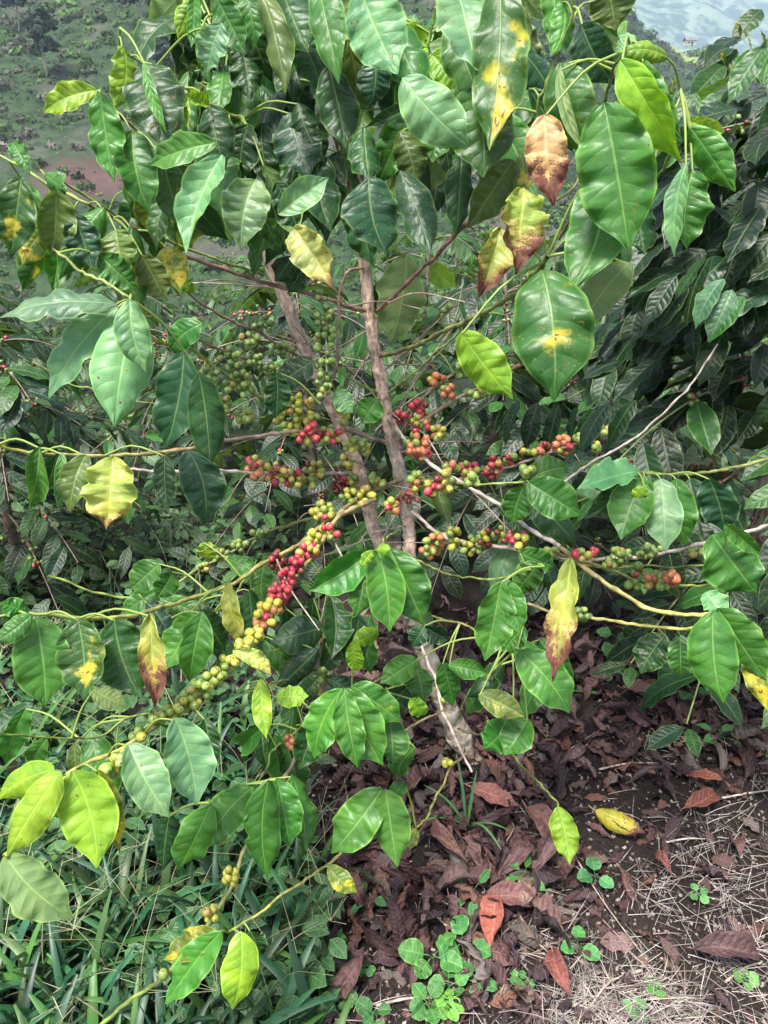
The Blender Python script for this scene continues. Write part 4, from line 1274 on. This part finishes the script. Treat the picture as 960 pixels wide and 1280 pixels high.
for i, g in enumerate(placed):
    k = int(rng.integers(22)); src = proto[k]
    if k in used:
        o = src.copy(); COL.objects.link(o)
    else:
        o = src; used.add(k)
    o.location = g + np.array([0, 0, .014 + rng.random() * .016]); o.rotation_euler = (rng.normal(0, .6), rng.normal(0, .5), rng.random() * 6.28)
    s = rng.uniform(.65, 1.15); o.scale = (s, s, s)
    tag(o, "crumpled dark brown dead leaf in the litter under the coffee plant", "fallen leaf", "dead leaves in the litter")
for k, o in enumerate(proto):
    if k not in used: bpy.data.objects.remove(o)
# the leaves that stand out
for px, py, a, s, col, cu, fo, lab in [
        (617, 1008, .4, 1.05, (0.24, 0.105, 0.085), .06, .15, "broad reddish brown dead leaf lying flat right of the trunk foot"),
        (615, 1165, 1.8, .95, (0.25, 0.085, 0.06), .1, .5, "red brown dead leaf pointing down beside the clover patch"),
        (675, 1055, 1.2, 1.25, (0.115, 0.06, 0.05), .15, .4, "large brown dead leaf behind the small hanging lime leaf"),
        (872, 1012, -.5, .9, (0.16, 0.065, 0.045), .08, .7, "narrow red brown dead leaf alone on the bare soil at right"),
        (826, 1097, 1.3, .6, (0.17, 0.07, 0.055), .3, .8, "small curled red brown dead leaf below the yellow fallen leaf"),
        (880, 985, .3, .7, (0.2, 0.075, 0.05), .15, .6, "small rusty dead leaf above the bare soil at right"),
        (700, 1230, 1.4, .8, (0.16, 0.06, 0.05), .15, .4, "dark red dead leaf near the pair of round seedlings"),
        (560, 1075, .9, 1.1, (0.15, 0.085, 0.07), .3, .9, "large curled brown dead leaf below the pair of bright leaves"),
        (640, 1140, .2, 1.0, (0.12, 0.06, 0.055), .2, .5, "brown dead leaf left of the three leaf seedling"),
        (905, 1205, .1, 1.1, (0.075, 0.045, 0.045), .2, .7, "dull purple brown dead leaf lying in the straw at lower right"),
        (385, 1175, .5, .8, (0.12, 0.03, 0.035), .1, .3, "dark wine red dead leaf among the small clover at lower left"),
        (800, 880, .6, 1.0, (0.13, 0.07, 0.06), .2, .5, "brown dead leaf leaning under the right hand branches")]:
    o = dead_mesh(np.array(col), int(px), cu, fo, .2, .125, .3, phi=.7)
    g = ground_px(px, py); o.location = g + np.array([0, 0, .034]); o.rotation_euler = (R(18), rng.normal(0, .15), -a); o.scale = (s, s, s)
    tag(o, lab, "fallen leaf")
b = Batch()
leaf(b, np.array([-.065, 0, 0]), np.array([.065, 0, 0]), np.array([0, 0, 1.0]), .085, (0.42, 0.36, 0.045), (.62, .22, .37), curl=.07, phi=-1.45, crumple=.03, seed=2.3, wav=.06, nv=40, nu=14, k=5)
tube(b, smooth_line([(-.085, .004, .004), (-.07, 0, .001), (-.06, 0, 0)], 5), .0013, (0.3, 0.28, 0.1), 5, (0, 0, .1), (0.5, .1))
o = b.build("fallen_leaf", M_leaf); g = ground_px(772, 1044); o.location = g + np.array([0, 0, .046]); o.rotation_euler = (R(24), R(4), R(-30)); o.scale = (.95, .95, .95)
tag(o, "curled yellow fallen leaf with brown bands lying on the soil", "fallen leaf")

# fine litter: bits, straw, broken dead leaves below the larger ones
def build_fine_litter():
    b = Batch(); n = 0
    while n < 1500:
        px, py = rng.uniform(340, 1000), rng.uniform(760, 1300)
        if rng.random() > in_litter(px, py) * .9 + .12: continue
        g = ground_px(px, py); n += 1
        a = rng.random() * 6.28; L = rng.uniform(.025, .085); dv = np.array([math.cos(a), math.sin(a), rng.normal(0, .25)]) * L
        nn = unit(np.array([rng.normal(0, .4), rng.normal(0, .4), 1]))
        col = np.array(dcols[rng.integers(11)]) * rng.uniform(.6, 1.25)
        leaf(b, g + [0, 0, .006], g + dv + [0, 0, .008 + .01 * rng.random()], nn, L * .55, col, (0, 0, rng.random()), curl=rng.normal(0, .2), fold=rng.normal(0, .4), wav=.35, phi=rng.normal(0, 1.4), crumple=.12, seed=rng.random() * 9, nv=10, nu=5, ph=rng.random() * 6)
    tag(b.build("leaf_debris", M_dead), "broken brown leaf debris carpeting the soil", "litter", kind='stuff')
build_fine_litter()

def strip(b, p0, dirv, L, wdt, col, sag=.0, ns=5, up=np.array([0, 0, 1.0])):
    side = unit(np.cross(dirv, up)) * wdt / 2
    t = np.linspace(0, 1, ns + 1)[:, None]
    c = p0 + dirv * L * t + up * (sag * L * 4 * t * (1 - t)) 
    wv = np.clip(1.0 - t ** 3, .12, 1)
    V = np.stack([c - side * wv, c + side * wv], 1).reshape(-1, 3)
    F = [(2 * i, 2 * i + 1, 2 * i + 3, 2 * i + 2) for i in range(ns)]
    b.add(V, F, np.zeros((len(V), 2)), col)

def build_straw():
    b = Batch(); n = 0
    while n < 2300:
        px, py = rng.uniform(330, 1000), rng.uniform(880, 1310)
        dens = .07 + .95 * sstep(600, 760, px) * sstep(1060, 1200, py) + .35 * sstep(740, 860, px) * (1 - sstep(960, 1010, py)) * sstep(900, 940, py) + .25 * sstep(1180, 1260, py) + .2 * sstep(760, 860, px)
        hole = fbm(px / 90, py / 70) 
        if rng.random() > dens * (1 if hole > .45 else .12): continue
        g = ground_px(px, py); n += 1
        a = rng.normal(.5, 1.1); L = rng.uniform(.02, .10) * (1.5 if rng.random() < .08 else 1)
        dv = unit(np.array([math.cos(a), math.sin(a), rng.normal(0, .12)]))
        col = np.array([0.17, 0.145, 0.13]) * rng.uniform(.25, 1.8) * (1 + rng.normal(0, .05, 3))
        strip(b, g + [0, 0, .004 + .014 * rng.random()], dv, L, rng.uniform(.0006, .0019), col, rng.normal(.04, .08), 4, unit(np.array([rng.normal(0, .4), -.4, 1.0])))
    tag(b.build("straw", M_straw), "pale dry straw scattered over the soil", "straw", kind='stuff')
    b = Batch()
    for _ in range(5200):
        px, py = rng.uniform(380, 1000), rng.uniform(820, 1310)
        g = ground_px(px, py); s = rng.uniform(.0012, .0045)
        dark = rng.random() < .6
        col = np.array([0.035, 0.024, 0.02] if dark else [0.2, 0.17, 0.14]) * rng.uniform(.6, 1.3)
        th = rng.normal(size=(3, 3)); q_, _ = np.linalg.qr(th)
        k = np.array([(-1, -1, -1), (1, -1, -1), (1, 1, -1), (-1, 1, -1), (-1, -1, 1), (1, -1, 1), (1, 1, 1), (-1, 1, 1)]) * [1, .7, .6]
        b.add(g + [0, 0, s * .5] + (k * s * rng.uniform(.7, 1.2, (8, 1))) @ q_, [(0, 3, 2, 1), (4, 5, 6, 7), (0, 1, 5, 4), (1, 2, 6, 5), (2, 3, 7, 6), (3, 0, 4, 7)], np.zeros((8, 2)), col)
    tag(b.build("soil_crumbs", M_straw, smooth=False), "dark soil crumbs and pale chips on the bare ground", "soil", kind='stuff')
build_straw()

# grass and weeds on the left
def blade(b, p0, az_, L, wd, lean, col, ns=7):
    d0 = np.array([math.cos(az_), math.sin(az_), 0]); side = np.array([-d0[1], d0[0], 0])
    t = np.linspace(0, 1, ns + 1)[:, None]
    th = 1.35 - lean * t
    st = np.concatenate([d0[None] * np.cos(th) + np.array([[0, 0, 1.0]]) * np.sin(th)], 0)
    c = p0 + np.concatenate([[[0, 0, 0]], np.cumsum(st[:-1], 0)]) * (L / ns)
    wv = wd / 2 * np.clip(np.sin(np.pi * (t * .86 + .1)) ** .7, .08, 1)
    nn = np.cross(side, st)
    dn = np.linspace(-.0, .0, ns + 1)[:, None]
    V = np.stack([c - side * wv + nn * wv * .35, c, c + side * wv + nn * wv * .35], 1).reshape(-1, 3)
    F = []
    for i in range(ns):
        a = 3 * i; F += [(a, a + 1, a + 4, a + 3), (a + 1, a + 2, a + 5, a + 4)]
    b.add(V, F, np.zeros((len(V), 2)), col)

def build_grass():
    b = Batch(); n = 0
    while n < 2600:
        px, py = rng.uniform(-90, 430), rng.uniform(560, 1420)
        edge = 1 - sstep(300, 430, px + 40 * (fbm(py / 60., 3.3) - .5) * 4)
        if py < 960 and px > 250: edge *= .6
        if rng.random() > edge: continue
        g = ground_px(px, py)
        if g[1] > 4.2: continue
        n += 1
        broad = py > 900 and rng.random() < .5
        L = rng.uniform(.1, .26) if broad else rng.uniform(.06, .2)
        wd = rng.uniform(.010, .022) if broad else rng.uniform(.0025, .007)
        gcol = (np.array([0.024, 0.095, 0.036]) if rng.random() < .65 else np.array([0.05, 0.12, 0.025])) * rng.uniform(.3, 1.25) * (1 + rng.normal(0, .1, 3))
        if rng.random() < .06: gcol = np.array([0.2, 0.18, 0.11]); wd = .003
        blade(b, g, rng.random() * 6.28, L, wd, rng.uniform(.6, 2.0), gcol)
    tag(b.build("grass", M_grass), "dark green broad bladed grass growing left of the coffee plant", "grass", kind='stuff')
    b = Batch(); n = 0
    while n < 2600:
        px, py = rng.uniform(-60, 420), rng.uniform(580, 1300)
        e = (1 - sstep(290, 420, px)) * (1.0 if py < 960 else .35)
        if 300 < px and py > 1110: e = .5
        if rng.random() > e: continue
        g = ground_px(px, py)
        if g[1] > 3.6: continue
        n += 1
        a = rng.random() * 6.28; L = rng.uniform(.02, .05) * (1.5 if py > 900 and rng.random() < .5 else 1)
        h = rng.uniform(.01, .12); dv = np.array([math.cos(a), math.sin(a), rng.normal(-.1, .4)]) * L
        col = np.array([0.04, 0.11, 0.04]) * rng.uniform(.4, 1.35)
        leaf(b, g + [0, 0, h], g + dv + [0, 0, h], unit(np.array([rng.normal(0, .4), -.3, 1])), L * rng.uniform(.4, .75), col, (0, 0, rng.random()), curl=.06, nv=6, nu=2)
    tag(b.build("ground_weeds", M_soft), "low leafy weeds covering the ground left of the coffee plant", "weeds", kind='stuff')
    b = Batch()
    for _ in range(240):
        px, py = rng.uniform(-40, 440), rng.uniform(640, 1290)
        g = ground_px(px, py); a = rng.random() * 6.28; le = rng.uniform(.15, .8)
        d1 = unit(np.array([math.cos(a) * le, math.sin(a) * le, 1])); L = rng.uniform(.1, .3)
        q = smooth_line([g, g + d1 * L * .6, g + d1 * L + np.array([math.cos(a), math.sin(a), -.2]) * L * .25], 7)
        tube(b, q, np.linspace(.0009, .0005, 7), np.array([0.26, 0.25, 0.13]) * rng.uniform(.5, 1.3), 4)
        if rng.random() < .35:
            for k in range(6):
                a2 = rng.random() * 6.28; e = q[-1] + np.array([math.cos(a2), math.sin(a2), .6]) * rng.uniform(.02, .05)
                tube(b, smooth_line([q[-1], e], 3), .0005, (0.26, 0.27, 0.15), 4)
    tag(b.build("grass_stalks", M_straw), "thin pale grass stalks and seed heads among the weeds", "grass", kind='stuff')
build_grass()
def build_undergrowth():
    b = Batch()
    for _ in range(6000):
        Y = 2.3 + 9.5 * rng.random() ** 1.6; X = rng.uniform(-.72, .72) * (Y + .6)
        L = rng.uniform(.04, .11); h = rng.random() ** 1.6 * .25; a = rng.random() * 6.28
        if X > -.3 and Y < 2.7: continue
        p = np.array([X, Y, gz(X, Y) + h]); dv = np.array([math.cos(a), math.sin(a), rng.normal(-.3, .4)]) * L
        g = rng.random(); col = np.array([0.007, 0.025, 0.008]) * (1 - g) + np.array([0.04, 0.10, 0.026]) * g ** 2  # greens darkened to stand in for shade between the rows
        leaf(b, p, p + dv, unit(np.array([rng.normal(0, .4), -.4, 1])), L * rng.uniform(.35, .6), col, (0, 0, rng.random()), curl=.08, nv=5, nu=2)
    tag(b.build("undergrowth", M_soft), "leafy undergrowth between the coffee rows behind the plant", "undergrowth", kind='stuff')
build_undergrowth()

# single weeds
def round_prof(t):
    return np.maximum(np.sin(np.pi * np.clip(t, 0, 1) ** .8) ** .55, .02)
def weed(px, py, n, L, h, col, lab, rounded=False, spread=1.0, group=None, cat="weed"):
    g = ground_px(px, py)
    o = empty("weed_seedling", g, lab, cat, group)
    stem = Batch(); tube(stem, smooth_line([(0, 0, -.005), (.003, .002, h * .5), (0, 0, h)], 6), np.linspace(.0014, .0009, 6), np.array(col) * 1.1, 5)
    a0 = rng.random() * 6.28
    lf = []
    for k in range(n):
        a = a0 + k * (6.283 / max(n, 2) if n < 5 else 2.4) + rng.normal(0, .2); hh = h * (1 if n < 5 else rng.uniform(.35, 1.0)); rr = L * .35 * spread * (1 if n < 5 else rng.uniform(.3, 1.6))
        A = np.array([math.cos(a) * rr, math.sin(a) * rr, hh]); ll = L * rng.uniform(.75, 1.15)
        tube(stem, smooth_line([(0, 0, hh * .8), A * [.5, .5, 1], A], 5), .0008, np.array(col), 4)
        b = Batch()
        leaf(b, A, A + np.array([math.cos(a), math.sin(a), rng.uniform(-.15, .35)]) * ll, np.array([rng.normal(0, .4), -.25 + rng.normal(0, .3), 1.0]), ll * (.95 if rounded else .5), np.array(col) * rng.uniform(.7, 1.25), (0, 0, rng.random()), curl=rng.uniform(-.05, .12), fold=rng.uniform(0, .35), wav=.12, ph=rng.random() * 6, nv=14, nu=6, prof=round_prof if rounded else wprof)
        lf.append(b)
    stem.build("stem", M_twig, o)
    for b in lf: b.build("leaf", M_soft, o)
W = [(540, 1210, 4, .05, .04, (0.07, 0.22, 0.05), "clover with the largest round leaf in the patch at the bottom", True),
     (578, 1195, 3, .045, .045, (0.06, 0.2, 0.06), "round leaved clover at the right top of the bottom patch", True),
     (560, 1240, 5, .034, .03, (0.06, 0.2, 0.05), "clover with wavy leaves in the middle of the bottom patch", True),
     (595, 1235, 4, .03, .03, (0.055, 0.18, 0.06), "three leaved clover at the right side of the bottom patch", True),
     (560, 1268, 8, .024, .03, (0.12, 0.32, 0.05), "bright lime clover low in the bottom patch", True),
     (535, 1262, 6, .034, .04, (0.06, 0.19, 0.05), "clover at the left foot of the bottom patch", True),
     (470, 1275, 5, .032, .03, (0.05, 0.17, 0.05), "clover at the bottom edge left of the main patch", True),
     (655, 1107, 4, .045, .04, (0.06, 0.19, 0.05), "narrow leaved seedling at the left of the hanging lime leaf", False),
     (590, 1130, 5, .045, .05, (0.06, 0.19, 0.06), "upright pointed seedling above the clover patch", False),
     (720, 1192, 3, .035, .03, (0.06, 0.21, 0.06), "seedling with two upright round leaves in the brown litter", True),
     (742, 1105, 3, .034, .03, (0.06, 0.2, 0.075), "blue green seedling below the yellow fallen leaf", True),
     (650, 1230, 6, .018, .02, (0.07, 0.24, 0.06), "tiny seedling right of the clover patch", True),
     (928, 1228, 8, .018, .02, (0.1, 0.24, 0.07), "tiny pale clover in the straw at lower right", True),
     (818, 1242, 7, .018, .02, (0.1, 0.25, 0.07), "tiny pale clover in the straw near the bottom", True),
     (795, 1268, 6, .018, .02, (0.08, 0.22, 0.08), "tiny clover at the bottom edge in the straw", True),
     (870, 1125, 4, .02, .02, (0.08, 0.22, 0.08), "small bluish seedling on the bare soil at right", True),
     (895, 935, 4, .055, .05, (0.05, 0.17, 0.05), "seedling with four pointed leaves on the litter at right", False),
     (768, 815, 5, .055, .09, (0.04, 0.14, 0.045), "round leaved weed under the hanging cherry branches", True),
     (770, 850, 6, .045, .06, (0.035, 0.12, 0.04), "low round leaved weed in front of the taller one under the branches", True),
     (845, 868, 5, .05, .07, (0.04, 0.14, 0.04), "round leaved weed at the foot of the right hand bush", True),
     (862, 880, 3, .05, .05, (0.04, 0.13, 0.04), "weed with drooping round leaves right of its neighbour by the bush", True),
     (730, 875, 2, .03, .03, (0.05, 0.15, 0.05), "two leaved seedling in the litter below the yellow hanging leaf", False),
     (460, 1135, 3, .042, .03, (0.05, 0.16, 0.06), "seedling with paired leaves in the litter below the yellowish fallen tip", False),
     (362, 1160, 14, .022, .04, (0.07, 0.22, 0.05), "mat of small clover at the edge of the grass", True),
     (395, 1215, 14, .02, .03, (0.06, 0.2, 0.05), "small clover mat right of the dark wine red leaf", True),
     (330, 1195, 12, .022, .04, (0.06, 0.2, 0.05), "small clover mat beside the lime leaves at lower left", True),
     (415, 1180, 12, .02, .025, (0.07, 0.22, 0.05), "small clover scattered in front of the brown litter", True),
     (455, 1215, 12, .018, .02, (0.06, 0.2, 0.06), "tiny clover mat in the middle of the lower litter", True),
     (350, 1250, 8, .04, .05, (0.045, 0.15, 0.045), "leafy weed at the bottom left of the clover", False),
     (430, 1255, 9, .022, .03, (0.06, 0.2, 0.05), "small clover near the bottom edge beside the dry twig", True)]
for r in W: weed(*r[:7], r[7])

# grass tuft in the litter and loose twigs
def tuft(px, py, lab):
    g = ground_px(px, py); o = empty("grass_tuft", g, lab, "grass tuft")
    for a, L, le in [(2.6, .17, 1.5), (3.3, .15, 1.9), (-1.2, .22, 1.6), (1.8, .2, .7), (1.2, .16, .5), (-.6, .15, 1.6)]:
        b = Batch(); blade(b, np.zeros(3), a, L, .008, le, np.array([0.06, 0.15, 0.05]) * rng.uniform(.8, 1.2), 9); b.build("blade", M_grass, o)
tuft(583, 1042, "green grass tuft with arching blades right of the bright leaf pair")
TW = [((470, 1262), (545, 1252), .0035, (0.24, 0.21, 0.18), "short grey dry twig lying near the bottom edge"),
      ((712, 1065), (800, 1195), .0022, (0.3, 0.26, 0.22), "long thin pale twig crossing the litter from the lime leaf"),
      ((800, 1218), (735, 1265), .003, (0.3, 0.26, 0.22), "pale forked twig lying in the straw at the bottom"),
      ((900, 1002), (975, 990), .003, (0.34, 0.3, 0.26), "pale straw coloured stick at the right edge"),
      ((748, 966), (830, 958), .003, (0.32, 0.27, 0.23), "pale stick lying across the litter above the bare soil"),
      ((828, 1058), (880, 1053), .0028, (0.36, 0.32, 0.29), "short white stick right of the yellow fallen leaf"),
      ((780, 850), (860, 935), .0014, (0.22, 0.17, 0.14), "thin curved brown vine stem across the dark litter"),
      ((905, 1232), (950, 1208), .0028, (0.3, 0.26, 0.22), "pale stick in the straw at the lower right edge"),
      ((505, 1120), (560, 1135), .002, (0.33, 0.3, 0.24), "pale dry stalk above the clover patch"),
      ((545, 1150), (590, 1185), .002, (0.33, 0.3, 0.24), "bent pale stalk just above the largest clover")]
for (x0, y0), (x1, y1), r0, col, lab in TW:
    A, B_ = ground_px(x0, y0), ground_px(x1, y1); mid = (A + B_) / 2 + [0, 0, .012] + np.array([rng.normal(0, .008), rng.normal(0, .008), 0])
    b = Batch(); ln = smooth_line([A + [0, 0, .012], mid + [0, 0, .006], B_ + [0, 0, .012]], 14); tube(b, ln - A, np.linspace(r0, r0 * .6, 14) * (1 + .12 * rng.normal(size=14)), col, 7)
    o = b.build("dry_twig", M_twig); o.location = A; tag(o, lab, "twig")
